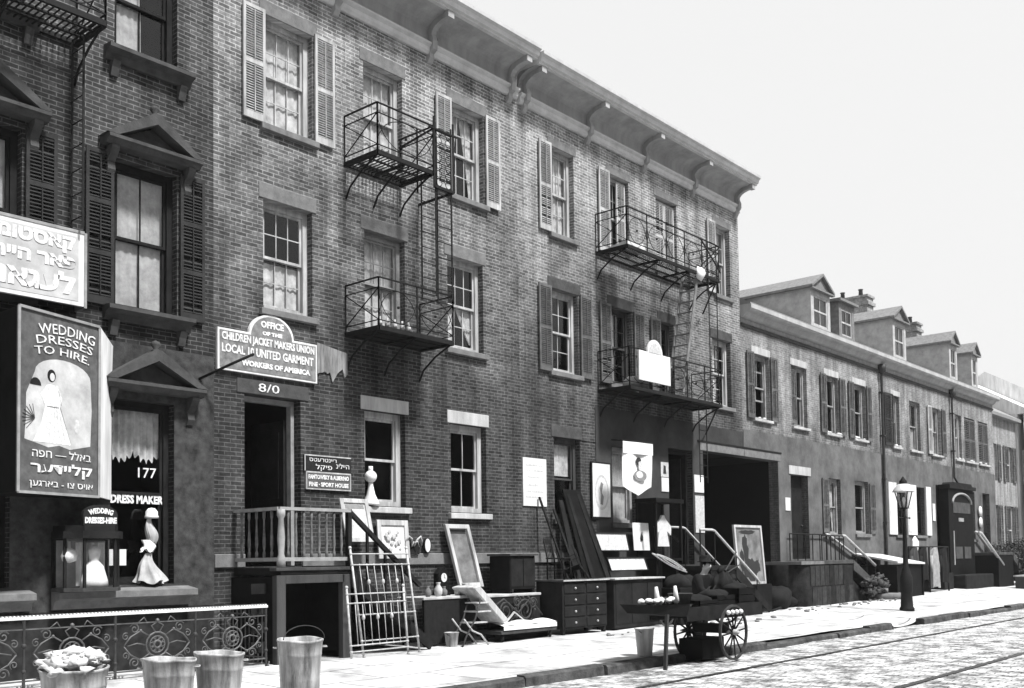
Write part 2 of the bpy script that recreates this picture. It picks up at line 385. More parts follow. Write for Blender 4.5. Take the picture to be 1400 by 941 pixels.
def window(par, x0, x1, z0, z1, fm, grid=(3, 2), ydeep=.12, sill=None, lintel=None, curtain=None, fw=.075, lowered=0, seed=0, cm=None, pane=True, silh=.13, linh=.26, ext=.09, label=None, muntins=True):
    mb = MB(); y = ydeep
    w = fw
    mb.box(x0, x0+w, y, y+.12, z0, z1); mb.box(x1-w, x1, y, y+.12, z0, z1)
    mb.box(x0+w, x1-w, y, y+.12, z1-w, z1); mb.box(x0+w, x1-w, y-.01, y+.12, z0, z0+w*.8)
    xi0, xi1 = x0+w, x1-w; zi0, zi1 = z0+w*.8, z1-w; zm = (zi0+zi1)/2-.02
    s = .045
    for k, (a, b, yy) in enumerate(((zm, zi1, y+.035), (zi0+lowered, zm+.045+lowered, y+.075))):
        b = min(b, zi1)
        mb.box(xi0, xi0+s, yy, yy+.035, a, b); mb.box(xi1-s, xi1, yy, yy+.035, a, b)
        mb.box(xi0+s, xi1-s, yy-.005, yy+.035, a, a+s); mb.box(xi0+s, xi1-s, yy, yy+.035, b-s, b)
        if muntins:
            for i in range(1, grid[0]): xx = xi0+s+(xi1-xi0-2*s)*i/grid[0]; mb.box(xx-.009, xx+.009, yy+.005, yy+.025, a+s, b-s)
            for j in range(1, grid[1]): zz = a+s+(b-a-2*s)*j/grid[1]; mb.box(xi0+s, xi1-s, yy+.006, yy+.024, zz-.009, zz+.009)
    wo = mb.build('window', fm, par, label)
    if pane:
        p = MB(); p.quad((xi0, y+.055, zm), (xi1, y+.055, zm), (xi1, y+.055, zi1), (xi0, y+.055, zi1))
        if not lowered: p.quad((xi0, y+.095, zi0), (xi1, y+.095, zi0), (xi1, y+.095, zm), (xi0, y+.095, zm))
        p.build('pane', M['glass'], wo, fixn=False)
    if sill:
        b = MB(); b.prof_x([(-.09, z0-silh), (y+.1, z0-silh), (y+.1, z0-.003), (-.09, z0-.02)], x0-ext, x1+ext); b.build('sill', sill, wo, bevel=.008)
    if lintel:
        b = MB(); b.box(x0-ext, x1+ext, -.015, .29, z1+.003, z1+linh); b.build('lintel', lintel, wo, bevel=.008)
    if curtain:
        b = MB(); yy = y+.125; c = cm or M['curtain']; W_ = xi1-xi0
        if curtain == 'full': curtain_sheet(b, xi0, xi1, zi0, zi1, yy, 6, seed=seed)
        elif curtain == 'half': curtain_sheet(b, xi0, xi1, zi0, zm-.05, yy, 6, seed=seed)
        elif curtain == 'upper': curtain_sheet(b, xi0, xi1, zm+.1, zi1, yy, 6, seed=seed)
        elif curtain == 'left': curtain_sheet(b, xi0, xi0+W_*.55, zi0, zi1, yy, 4, seed=seed)
        elif curtain == 'parted':
            curtain_sheet(b, 0, 0, zi0, zi1, yy, 3, seed=seed, shape=lambda v: (xi0, xi0+W_*(.18+.34*v**1.3)), n=18)
            curtain_sheet(b, 0, 0, zi0, zi1, yy, 3, seed=seed+1, shape=lambda v: (xi1-W_*(.12+.36*v**1.3), xi1), n=18)
        elif curtain == 'lower_parted':
            zt = zm
            curtain_sheet(b, 0, 0, zi0, zt, yy, 3, seed=seed, shape=lambda v: (xi0, xi0+W_*(.34+.1*v)), n=18)
            curtain_sheet(b, 0, 0, zi0+.12, zt, yy, 3, seed=seed+1, shape=lambda v: (xi1-W_*(.08+.48*v), xi1), n=18)
        elif curtain == 'lace':
            rr = random.Random(seed)
            b.sheet(lambda u, v: (xi0+W_*u, yy+.02*math.sin(u*50), zi1-(zi1-zi0)*.26*(1-v)*(1+.18*abs(math.sin(u*3.14*2))+.06*math.sin(u*61))), 60, 6)
        if curtain == 'parted2': pass
        b.build('curtain', c, wo)
    return wo

def shutter(par, x0, x1, z0, z1, mat, label=None, y=-.055, open_ang=0, panels=2, slat=.042, name='shutter', missing=()):
    """louvred leaf lying against the wall, hinged on the side nearest the window"""
    mb = MB(); st = .05; t = .035
    mb.box(x0, x0+st, y-t/2, y+t/2, z0, z1); mb.box(x1-st, x1, y-t/2, y+t/2, z0, z1)
    rails = [z0]+[z0+(z1-z0)*i/panels*(1.0) for i in range(1, panels)]+[z1]
    mb.box(x0+st, x1-st, y-t/2+.002, y+t/2-.002, z0, z0+.12); mb.box(x0+st, x1-st, y-t/2+.002, y+t/2-.002, z1-.06, z1)
    for r in rails[1:-1]: mb.box(x0+st, x1-st, y-t/2+.002, y+t/2-.002, r-.035, r+.035)
    xc = (x0+x1)/2
    for k in range(panels):
        a = rails[k]+(.12 if k == 0 else .035); b = rails[k+1]-(.06 if k == panels-1 else .035)
        n = int((b-a)/slat)
        for i in range(n):
            if (k, i) in missing: continue
            zz = a+(i+.5)*(b-a)/n
            c = .018
            mb.add([(x0+st, y-c, zz-c*.9), (x1-st, y-c, zz-c*.9), (x1-st, y+c, zz+c*.9), (x0+st, y+c, zz+c*.9),
                    (x0+st, y-c, zz-c*.9+.007), (x1-st, y-c, zz-c*.9+.007), (x1-st, y+c, zz+c*.9+.007), (x0+st, y+c, zz+c*.9+.007)],
                   [(0,1,2,3), (7,6,5,4), (0,4,5,1), (1,5,6,2), (2,6,7,3), (3,7,4,0)])
        mb.box(xc-.008, xc+.008, y-.034, y-.02, a+.02, b-.02)
    return mb.build(name, mat, par, label, fixn=False)

def cornice(par, x0, x1, z, mat, matL, brackets, proj=.68, h=.95, endcap=True):
    """deep bracketed tin cornice; z = bottom moulding"""
    mb = MB()
    mb.prof_x([(0, z), (-.06, z), (-.10, z+.05), (-.10, z+.13), (-.16, z+.17), (-.16, z+.21), (0, z+.21)], x0, x1)
    fr = mb.build('cornice_moulding', matL, par)
    mb = MB()
    # frieze with cove rising to the soffit
    P = [(0, z+.212), (-.05, z+.212), (-.06, z+.45)]
    for i in range(7):
        a = i/6*math.pi/2; P.append((-.06-(proj-.28)*(1-math.cos(a)), z+.45+.22*math.sin(a)))
    P += [(-proj+.1, z+.69), (0, z+.69)]
    mb.prof_x(P, x0, x1); mb.build('cornice_frieze', mat, par)
    mb = MB()
    mb.prof_x([(0, z+.692), (-proj+.02, z+.692), (-proj+.02, z+.73), (-proj-.03, z+.75), (-proj-.05, z+.83), (-proj-.11, z+.87), (-proj-.12, z+.93), (0, z+h)], x0, x1)
    mb.build('cornice_crown', matL, par)
    for x in brackets:
        b = MB(); w = .062
        pf = [(0, z-.16), (-.05, z-.15), (-.11, z-.06), (-.10, z+.03), (-.19, z+.08), (-.21, z+.24), (-.16, z+.38)]
        for i in range(6):
            a = i/5*math.pi/2; pf.append((-.16-(proj-.28)*(1-math.cos(a)), z+.38+.2*math.sin(a)))
        pf += [(-proj+.05, z+.6), (-proj+.05, z+.695), (0, z+.695)]
        n = len(pf)
        vs = [(xx, yy, zz) for xx in (x-w, x+w) for yy, zz in pf]
        b.prof_x(pf, x-w, x+w)
        b.build('cornice_bracket', mat, par)
        b = MB(); b.box(x-w-.02, x+w+.02, -proj+.03, -proj+.16, z+.56, z+.688); b.build('bracket_cap', mat, par)
    # raised spandrel panels between the brackets
    for a, c in zip(brackets[:-1], brackets[1:]):
        b = MB(); n = 14; x_a, x_c = a+.2, c-.2
        pts = [(x_a, z+.225)]+[(x_a+(x_c-x_a)*i/n, z+.25+.17*(abs(2*i/n-1))**1.5) for i in range(n+1)]+[(x_c, z+.225)]
        b.prof_y(pts, -.072, -.055); b.build('cornice_panel', mat, par)

def hood(par, x0, x1, z, mat, h=.5):
    """pedimented window hood: cornice, raking sides, finial, two scroll brackets"""
    mb = MB(); xc = (x0+x1)/2
    mb.prof_x([(0, z), (-.2, z), (-.26, z+.05), (-.3, z+.07), (-.3, z+.12), (0, z+.13)], x0, x1)
    a, b_ = x0+.03, x1-.03
    zt = z+.13
    mb.prof_y([(a-.06, zt), (a+.12, zt), (xc, zt+h-.16), (b_-.12, zt), (b_+.06, zt), (xc+.05, zt+h), (xc-.05, zt+h)], -.29, -.0)
    mb.prof_y([(a+.14, zt), (xc, zt+h-.19), (b_-.14, zt)], -.10, 0)
    ob = mb.build('window_hood', mat, par)
    f = MB(); f.lathe([(.05, 0), (.07, .03), (.03, .06), (.075, .11), (.06, .16), (.0, .19)], (xc, -.18, zt+h-.02), 10); f.build('finial', mat, ob)
    for xx in (x0+.14, x1-.14):
        s = MB(); s.prof_x([(0, z-.42), (-.05, z-.42), (-.09, z-.34), (-.07, z-.22), (-.15, z-.14), (-.22, z-.05), (-.22, z-.002), (0, z-.002)], xx-.06, xx+.06)
        s.build('scroll_bracket', mat, ob)
    return ob
def ledge(par, x0, x1, z, mat, d=.22, name='window_ledge'):
    mb = MB(); mb.prof_x([(0, z-.2), (-.06, z-.2), (-.1, z-.1), (-d, z-.06), (-d, z), (0, z+.02)], x0, x1); ob = mb.build(name, mat, par)
    for xx in (x0+.15, x1-.15):
        s = MB(); s.prof_x([(0, z-.42), (-.05, z-.42), (-.09, z-.3), (-.14, z-.21), (0, z-.202)], xx-.06, xx+.06); s.build('scroll_bracket', mat, ob)
    return ob

def shell(par, x0, x1, zt, depth, mat, holeL=None, holeR=None, z0=-.15):
    """party walls, back wall and floors behind the street wall"""
    mb = MB(); y0 = .3
    for x, hz in ((x0, holeL), (x1, holeR)):
        mb.quad((x, y0, hz or z0), (x, depth, hz or z0), (x, depth, zt), (x, y0, zt))
    mb.quad((x0, depth, z0), (x1, depth, z0), (x1, depth, zt), (x0, depth, zt))
    mb.build('party_wall', mat, par, fixn=False)
    mb = MB(); mb.quad((x0, .28, zt), (x1, .28, zt), (x1, depth, zt), (x0, depth, zt)); mb.build('flat_roof', M['roof'], par, fixn=False)
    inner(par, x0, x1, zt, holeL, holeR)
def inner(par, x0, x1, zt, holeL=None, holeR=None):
    """black sheets added behind the street windows, standing in for unlit rooms"""
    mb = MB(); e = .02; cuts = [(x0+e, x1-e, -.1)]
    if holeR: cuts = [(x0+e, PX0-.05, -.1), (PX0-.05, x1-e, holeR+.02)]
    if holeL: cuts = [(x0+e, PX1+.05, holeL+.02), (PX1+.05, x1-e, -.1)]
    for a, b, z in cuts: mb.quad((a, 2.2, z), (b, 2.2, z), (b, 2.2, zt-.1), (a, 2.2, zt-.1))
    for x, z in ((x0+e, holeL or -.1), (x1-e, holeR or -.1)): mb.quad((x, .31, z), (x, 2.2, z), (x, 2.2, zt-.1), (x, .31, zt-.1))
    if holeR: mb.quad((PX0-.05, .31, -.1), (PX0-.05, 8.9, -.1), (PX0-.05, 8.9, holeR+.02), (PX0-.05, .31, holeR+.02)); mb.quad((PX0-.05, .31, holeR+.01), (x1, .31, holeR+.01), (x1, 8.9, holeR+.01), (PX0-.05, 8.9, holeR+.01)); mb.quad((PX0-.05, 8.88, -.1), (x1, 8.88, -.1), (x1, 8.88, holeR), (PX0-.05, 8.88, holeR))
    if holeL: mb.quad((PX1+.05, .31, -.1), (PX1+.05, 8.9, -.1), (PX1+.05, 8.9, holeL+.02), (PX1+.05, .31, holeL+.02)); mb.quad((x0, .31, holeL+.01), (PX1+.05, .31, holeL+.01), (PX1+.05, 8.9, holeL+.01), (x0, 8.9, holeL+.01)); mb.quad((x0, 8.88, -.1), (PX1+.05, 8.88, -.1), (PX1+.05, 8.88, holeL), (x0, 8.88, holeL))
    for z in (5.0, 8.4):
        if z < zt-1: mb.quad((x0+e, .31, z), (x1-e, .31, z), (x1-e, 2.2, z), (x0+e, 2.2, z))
    mb.build('dark_backing', M['black'], par, fixn=False)  # black colour makes rooms and passage look unlit
PX0, PX1, PZ = 24.48, 28.95, 4.55

WF = M['offwhite']
# ================================================================== HOUSE A (far left, pedimented windows)
A = thing('brick_house', 'dark brick house with pedimented windows and the dressmaker shop, at the left edge', 'house', (5.6, 0, 0))
holes = [(7.53, 8.58, 9.36, 11.2), (7.53, 8.58, 5.45, 7.72), (5.2, 6.18, 5.45, 7.72), (5.2, 6.18, 9.36, 11.2), (7.47, 8.52, 1.33, 4.1), (4.9, 6.05, 1.33, 4.1), (3.2, 4.2, 5.45, 7.72), (3.2, 4.2, 9.36, 11.2), (2.9, 4.0, 0.1, 3.6)]
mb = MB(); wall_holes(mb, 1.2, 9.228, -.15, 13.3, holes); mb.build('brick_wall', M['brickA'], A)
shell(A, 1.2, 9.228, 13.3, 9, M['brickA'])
mb = MB(); wall_holes(mb, 1.2, 9.226, -.15, 4.95, [h for h in holes if h[3] < 5], -.02, .018); mb.build('stucco_band', M['stuccoA'], A)
for (a, b, c, d) in holes[:2]+holes[2:4]+holes[6:8]:
    window(A, a, b, c, d, M['dark'], (2, 1), .14, curtain='full' if c < 6 else 'left', cm=M['clothG'], seed=int(a*7+c), fw=.1)
    ledge(A, a-.17, b+.2, c, M['brownstone'])
    hood(A, a-.22, b+.28, d+.12, M['brownstone'])
window(A, 7.47, 8.52, 1.33, 4.1, M['dark'], (1, 1), .14, curtain='lace', seed=3, fw=.09)
window(A, 4.9, 6.05, 1.33, 4.1, M['dark'], (1, 1), .14, curtain='lace', seed=4, fw=.09)
hood(A, 7.3, 8.92, 4.22, M['brownstone'], .5); hood(A, 4.7, 6.15, 4.22, M['brownstone'], .5)
mb = MB(); mb.prof_x([(0, 1.0), (-.08, 1.02), (-.12, 1.12), (-.3, 1.16), (-.3, 1.25), (0, 1.3)], 6.62, 8.76); mb.build('shop_sill', M['midstone'], A)
mb = MB(); mb.prof_x([(0, 1.0), (-.08, 1.02), (-.12, 1.12), (-.24, 1.16), (-.24, 1.25), (0, 1.3)], 4.8, 6.32); mb.build('shop_sill', M['midstone'], A)
mb = MB(); mb.box(2.9, 4.0, .1, .16, .1, 3.6); d_ = mb.build('door', M['dark'], A); mb = MB(); mb.ball((3.9, .07, 1.5), .035); mb.build('door_knob', M['ironG'], d_)
for a, b, c, d, lb in ((7.07, 7.5, 5.45, 7.75, None), (8.6, 9.03, 5.45, 7.75, None), (6.21, 6.65, 5.45, 7.75, None), (4.72, 5.17, 5.45, 7.75, None)):
    shutter(A, a, b, c, d, M['shutD'], lb, panels=3, slat=.05, missing=((1, 3), (0, 2), (2, 9)))
text('177', 8.18, .185, 3.03, .22, M['letter'], A, 'window_lettering', width=.3)
text('DRESS MAKER', 8.02, .185, 2.62, .17, M['letter'], A, 'window_lettering', width=.86, bold=.008)
text('DRESS', 5.75, .185, 3.2, .2, M['letter'], A, 'window_lettering', width=.6, bold=.008)
text('MAKER', 5.75, .185, 2.9, .2, M['letter'], A, 'window_lettering', width=.55, bold=.008)
mb = MB(); mb.box(1.3, 9.2, -.035, -.0215, -.1, .98); mb.build('basement_band', plain('basement_dark', .022, .9, .6, 5), A)
cornice(A, 1.2, 9.2, 12.0, M['brownstone'], M['brownstone'], [1.5, 4, 6.5, 9.0])

# ================================================================== HOUSE B
B = thing('brick_house', 'three storey red brick house with the union sign over its door', 'house', (13.0, 0, 0))
zF3, zF2 = (9.1, 11.0), (5.93, 7.8)
B3 = [(10.21, 11.25), (12.43, 13.42), (14.74, 15.76)]; B2 = [(10.19, 11.22), (12.43, 13.45), (14.62, 15.68)]
holes = [(a, b, *zF3) for a, b in B3]+[(a, b, *zF2) for a, b in B2]+[(9.81, 10.95, 1.57, 4.43), (12.4, 13.42, 2.66, 4.43), (14.66, 15.71, 2.6, 4.39)]
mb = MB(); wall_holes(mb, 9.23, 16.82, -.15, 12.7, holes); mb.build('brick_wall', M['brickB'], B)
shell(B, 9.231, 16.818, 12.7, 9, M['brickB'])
for i, (a, b) in enumerate(B3):
    window(B, a, b, zF3[0], zF3[1], WF, (3, 2), .14, M['midstone'], M['midstone'], ('full', 'full', 'parted')[i], seed=i, fw=.1, linh=.25)
    if i != 1:
        shutter(B, a-.45, a-.01, zF3[0]-.02, zF3[1]+.04, M['offwhite'], 'white painted louvred shutter'); shutter(B, b+.01, b+.45, zF3[0]-.02, zF3[1]+.04, M['offwhite'], 'white painted louvred shutter')
for i, (a, b) in enumerate(B2):
    window(B, a, b, zF2[0], zF2[1], WF if i != 1 else M['grey'], (3, 2), .14, M['midstone'], M['midstone'], ('half', 'full', 'lower_parted')[i], seed=10+i, fw=.1)
window(B, 12.4, 13.42, 2.66, 4.43, WF, (1, 1), .14, M['palestone'], M['palestone'], None, seed=22, fw=.12, muntins=False)
window(B, 14.66, 15.71, 2.6, 4.39, WF, (2, 1), .14, M['palestone'], M['palestone'], None, seed=23, fw=.12, lowered=0)
mb = MB(); mb.box(9.23+.001, 9.80, -.045, 0, 1.56, 1.78); mb.box(10.96, 16.82, -.045, 0, 1.56, 1.78); mb.build('stone_belt', M['midstone'], B, bevel=.01)
mb = MB(); mb.box(9.66, 11.12, -.02, .28, 4.433, 4.68); lb_ = mb.build('door_lintel', M['brownstone'], B, bevel=.01)
mb = MB(); mb.box(9.83, 9.9, .16, .28, 1.58, 4.42); mb.box(10.86, 10.93, .16, .28, 1.58, 4.42); mb.box(9.9, 10.86, .16, .28, 4.34, 4.42); df = mb.build('door_frame', M['grey'], B)
mb = MB(); mb.box(10.80, 10.85, .29, 1.25, 1.6, 4.1)
for z0_, z1_ in ((1.8, 2.6), (2.75, 3.9)): mb.box(10.785, 10.80, .42, 1.1, z0_, z1_)
mb.build('open_door_leaf', M['dark'], df)
text('8/0', 10.28, -.022, 4.56, .2, M['letter'], lb_, 'house_number', width=.42)
cornice(B, 9.24, 16.80, 11.72, M['cornice'], M['corniceL'], [9.35, 11.75, 14.15, 16.55])
# ragged painted-out old signboard beside the union sign
mb = MB(); rr = random.Random(5); xs_ = [11.30+i*.0567 for i in range(13)]
mb.prof_y([(x, 4.92+rr.uniform(-.09, .1)+(.1 if x > 11.8 else 0)) for x in xs_]+[(11.98, 5.4), (11.30, 5.5)], -.03, -.004)
sg = single('torn_board', mb, plain('peeling_board', .2, .8, .9, 6, streak=True), 'torn pale remnant of a board on the brick, right of the union sign', 'board')

# ================================================================== HOUSE C
C_ = thing('brick_house', 'three storey brick house with the long double fire escape, beside the passage', 'house', (21.5, 0, 0))
C3 = [(18.0, 18.88), (20.27, 21.16), (22.4, 23.41), (25.38, 26.27)]; C2 = [(17.93, 18.97), (20.24, 21.19), (22.44, 23.15), (25.15, 26.19)]
PX0, PX1, PZ = 24.48, 28.95, 4.55
holes = [(a, b, 9.07, 11.07) for a, b in C3]+[(a, b, 5.9, 7.78) for a, b in C2]+[(17.98, 18.93, 2.55, 4.39), (20.2, 21.22, 2.5, 4.35), (22.72, 23.92, 1.45, 4.5), (PX0, 26.9, -.2, PZ)]
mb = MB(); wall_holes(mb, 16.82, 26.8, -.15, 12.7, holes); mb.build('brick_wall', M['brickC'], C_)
mb = MB(); wall_holes(mb, 19.55, 26.79, -.15, 5.25, [h for h in holes if h[3] < 5], -.02, .018); mb.build('stucco_band', M['stuccoC'], C_)
shell(C_, 16.822, 26.798, 12.7, 9, M['brickC'], holeR=PZ)
for i, (a, b) in enumerate(C3):
    w_ = window(C_, a, b, 9.07, 11.07, WF, (2, 2) if i else (3, 2), .14, M['midstone'], M['midstone'], ('full', 'left', None, 'parted')[i], seed=30+i, fw=.09, linh=.2)
shutter(C_, 17.54, 17.98, 9.05, 11.1, M['offwhite'], 'white painted louvred shutter', missing=((0, 4), (0, 9), (0, 14)))
shutter(C_, 19.80, 20.25, 9.05, 11.1, M['offwhite'], 'white painted louvred shutter')
shutter(C_, 20.72, 21.10, 9.16, 11.0, M['offwhite'], 'white louvred leaf closed inside the opening', y=.09, missing=((0, 5), (0, 6), (1, 4), (1, 11)))
shutter(C_, 22.43, 22.9, 9.16, 11.0, M['offwhite'], 'white louvred leaf closed inside the opening', y=.09, missing=((0, 8), (1, 3), (1, 7)))
shutter(C_, 22.92, 23.38, 9.16, 11.0, M['offwhite'], 'white louvred leaf closed inside the opening', y=.09, missing=((1, 8), (1, 9)))
shutter(C_, 24.92, 25.36, 9.05, 11.1, M['offwhite'], 'white painted louvred shutter')
for i, (a, b) in enumerate(C2):
    window(C_, a, b, 5.9, 7.78, WF if i in (0, 3) else M['midwood'], (2, 2), .14, M['midstone'], M['brownstone'], (None, 'left', None, 'left')[i], seed=40+i, fw=.09, cm=M['cloth'] if i == 3 else M['clothG'])
for a, b in ((17.46, 17.91), (18.99, 19.44), (19.77, 20.22), (21.21, 21.66), (21.97, 22.42)):
    shutter(C_, a, b, 5.85, 7.8, M['shutM'], None, missing=((0, 3), (0, 10)) if a > 19.5 else ())
window(C_, 17.98, 18.93, 2.55, 4.39, M['midwood'], (1, 1), .12, M['brownstone'], M['brownstone'], 'upper', seed=51, fw=.1)
window(C_, 20.2, 21.22, 2.5, 4.35, M['grey'], (1, 1), .12, M['brownstone'], None, 'full', seed=52, fw=.1, cm=M['clothG'])
mb = MB(); mb.box(16.83, 19.54, -.045, 0, 1.56, 1.78); mb.build('stone_belt', M['midstone'], C_, bevel=.01)
mb = MB(); mb.box(22.74, 22.82, .14, .26, 1.46, 4.48); mb.box(23.82, 23.9, .14, .26, 1.46, 4.48); mb.box(22.82, 23.82, .14, .26, 4.38, 4.48); df = mb.build('door_frame', M['dark'], C_)
mb = MB(); mb.box(23.76, 23.81, .27, 1.3, 1.48, 4.3); mb.build('open_door_leaf', M['dark'], df)
cornice(C_, 16.86, 26.78, 11.66, M['cornice'], M['corniceL'], [17.05, 19.4, 21.8, 24.2, 26.6])
mb = MB(); mb.box(24.3, 26.79, -.035, -.003, PZ+.005, PZ+.22); mb.box(26.81, 29.1, -.035, -.003, PZ+.005, PZ+.22)
mb.build('passage_lintel', M['midstone'], C_)
mb = MB(); mb.box(24.2, 29.15, -.05, -.003, PZ+.223, PZ+.27); mb.build('lintel_drip', M['dark'], C_)

# ================================================================== ROW HOUSES D1..D3
def rowhouse(x0, x1, label, wins2, wins1, doors, rest, passage=False, brickm='brickD'):
    H = thing('row_house', label, 'house', ((x0+x1)/2, 0, 0), 'low row houses with dormers')
    holes = [(a, b, 5.75, 7.68) for a, b in wins2]+[(a, b, c, d) for a, b, c, d in wins1]+[(a, b, c, d) for a, b, c, d in doors]
    if passage: holes.append((x0-.1, PX1, -.2, PZ))
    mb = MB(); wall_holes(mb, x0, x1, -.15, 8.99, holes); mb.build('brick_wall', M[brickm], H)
    mb = MB(); wall_holes(mb, x0+.01, x1-.01, -.15, 5.35, [h for h in holes if h[3] < 5], -.02, .018); mb.build('stucco_band', M['stuccoD'], H)
    mb = MB()
    hz = PZ if passage else -.15
    e = .002
    for x, z in ((x0+e, hz), (x1-e, -.15)): mb.add([(x, .3, z), (x, 9, z), (x, 9, 9.0), (x, 4.6, 11.47), (x, .3, 9.2)], [(0,1,2,3,4)])
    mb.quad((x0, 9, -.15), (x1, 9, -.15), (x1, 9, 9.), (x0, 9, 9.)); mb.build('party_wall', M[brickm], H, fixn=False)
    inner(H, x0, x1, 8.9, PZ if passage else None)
    mb = MB(); mb.prof_x([(-.34, 8.985), (-.34, 9.03), (4.6, 11.55), (9.2, 9.03), (9.2, 8.97), (4.6, 11.47), (0.0, 9.0)], x0, x1); mb.build('roof', M['roof'], H)
    mb = MB(); mb.prof_x([(0, 8.62), (-.12, 8.66), (-.2, 8.78), (-.33, 8.8), (-.37, 8.86), (-.37, 8.98), (-.0, 8.995)], x0, x1)
    c = mb.build('eaves_cornice', M['cornice'], H)
    mb = MB(); mb.prof_x([(0, 8.38), (-.05, 8.38), (-.07, 8.46), (-.0, 8.48)], x0, x1); mb.build('eaves_moulding', M['brownstone'], c)
    mb = MB(); mb.box(x0+.01, x1-.01, -.03, 0, 8.485, 8.615); mb.build('eaves_frieze', M['grey'], c)
    return H
def sill_snow(par, a, b, z, seed):
    mb = MB(); rr = random.Random(seed)
    for i in range(rr.randint(2, 4)):
        x = rr.uniform(a, b); mb.blob((x, -.03, z+.01), rr.uniform(.05, .11), seed+i, 1.3, .8, .55, 7)
    return mb
D1w2 = [(27.5, 28.55), (30.05, 31.15), (32.55, 33.6), (34.85, 35.95)]
D1w1 = [(32.55, 33.55, 2.35, 4.22), (34.75, 35.95, 2.4, 4.25)]
D1 = rowhouse(26.8, 37.36, 'nearest low row house, with two dormers and the right half of the passage', D1w2, D1w1, [(29.78, 31.02, 1.55, 4.2)], 0, True)
for i, (a, b) in enumerate(D1w2): window(D1, a, b, 5.75, 7.68, M['grey'], (2, 1), .12, M['palestone'], M['palestone'], (None, None, None, None)[i], seed=60+i, fw=.08, lowered=.0 if i else .5, pane=True, silh=.1, linh=.22, ext=.07)
shutter(D1, 27.05, 27.48, 5.72, 7.7, M['shutM']); shutter(D1, 28.57, 29.0, 5.72, 7.7, M['shutM'])
shutter(D1, 30.1, 30.55, 5.84, 7.6, M['shutM'], 'louvred leaf standing inside the opening', y=.08)
shutter(D1, 32.1, 32.53, 5.72, 7.7, M['shutM']); shutter(D1, 33.62, 34.1, 5.72, 7.7, M['shutM']); shutter(D1, 34.38, 34.83, 5.72, 7.7, M['shutM']); shutter(D1, 35.97, 36.4, 5.72, 7.7, M['shutM'])
for i, (a, b, c, d) in enumerate(D1w1): window(D1, a, b, c, d, M['grey'], (1, 1), .12, M['midstone'], M['palestone'], ('parted', 'left')[i], seed=70+i, fw=.08, ext=.07, linh=.28)
shutter(D1, 32.02, 32.5, 2.4, 4.2, M['shutM']); shutter(D1, 35.98, 36.5, 2.4, 4.2, M['shutM'])
mb = MB(); mb.box(29.65, 31.2, -.045, .28, 4.203, 4.47); mb.build('door_lintel', M['palestone'], D1)
mb = MB(); mb.box(29.8, 31.0, .2, .25, 1.56, 4.18); dd = mb.build('door', M['dark'], D1); mb = MB(); mb.ball((30.9, .17, 2.6), .04); mb.build('door_knob', M['ironG'], dd)
D2w2 = [(38.5, 39.25), (40.33, 41.5), (42.75, 43.9)]
D2w1 = [(38.55, 39.55, 2.4, 4.3), (40.65, 41.65, 2.4, 4.3)]
D2 = rowhouse(37.37, 45.2, 'middle low row house, with white shutters behind the street lamp', D2w2, D2w1, [(43.0, 44.4, 1.5, 4.5)], 0)
for i, (a, b) in enumerate(D2w2): window(D2, a, b, 5.75, 7.68, M['grey'], (2, 1), .12, M['palestone'], M['palestone'] if i == 0 else None, (None, 'half', 'full')[i], seed=80+i, fw=.08, silh=.1, linh=.2, cm=M['clothG'])
shutter(D2, 37.62, 38.47, 5.72, 7.7, M['shutD'], 'dark closed shutter leaf', slat=.06); shutter(D2, 42.25, 42.72, 5.72, 7.7, M['offwhite']); shutter(D2, 43.93, 44.4, 5.72, 7.7, M['shutM'])
for i, (a, b, c, d) in enumerate(D2w1): window(D2, a, b, c, d, M['dark'], (1, 1), .12, M['midstone'], None, None, seed=90+i, fw=.08, silh=.12)
for a, b in ((37.75, 38.52), (39.62, 40.6), (41.7, 42.25)):
    mb = MB(); mb.box(a, b, -.08, -.03, 2.4, 4.35); o_ = mb.build('shutter', M['white'], D2, 'plain white painted board shutter'); mb = MB()
    for z0_, z1_ in ((2.52, 3.3), (3.42, 4.25)): mb.box(a+.09, b-.09, -.088, -.0805, z0_, z1_)
    mb.build('shutter_panel', M['white'], o_)
mb = MB(); mb.box(43.02, 44.38, .16, .2, 1.52, 4.48); dd = mb.build('door', M['darkB'], D2); mb = MB(); mb.ball((43.15, .12, 2.6), .04); mb.build('door_knob', M['ironG'], dd)
D3w2 = [(45.75, 46.6), (47.0, 48.5), (48.95, 50.4)]
D3w1 = [(47.35, 48.05, 2.3, 4.4)]
D3 = rowhouse(45.21, 51.2, 'last low row house of the row, with arched closed shutters upstairs', D3w2, D3w1, [(49.2, 50.25, 1.6, 4.4)], 0)
for i, (a, b) in enumerate(D3w2):
    window(D3, a, b, 5.75, 7.68, M['offwhite'] if i == 0 else M['grey'], (2, 2), .12, M['palestone'], None, None, seed=100+i, fw=.08, silh=.1)
    if i:
        m_ = (a+b)/2
        shutter(D3, a+.02, m_-.01, 5.78, 7.62, M['shutM'], 'closed shutter leaf', y=.03, slat=.08); shutter(D3, m_+.01, b-.02, 5.78, 7.62, M['shutM'], 'closed shutter leaf', y=.03, slat=.08)
window(D3, 47.35, 48.05, 2.3, 4.4, M['offwhite'], (2, 2), .12, M['midstone'], None, 'full', seed=111, cm=M['clothG'])
mb = MB(); mb.box(49.22, 50.23, .16, .2, 1.62, 4.38); dd = mb.build('door', M['dark'], D3); mb = MB(); mb.ball((50.1, .12, 2.6), .04); mb.build('door_knob', M['ironG'], dd)
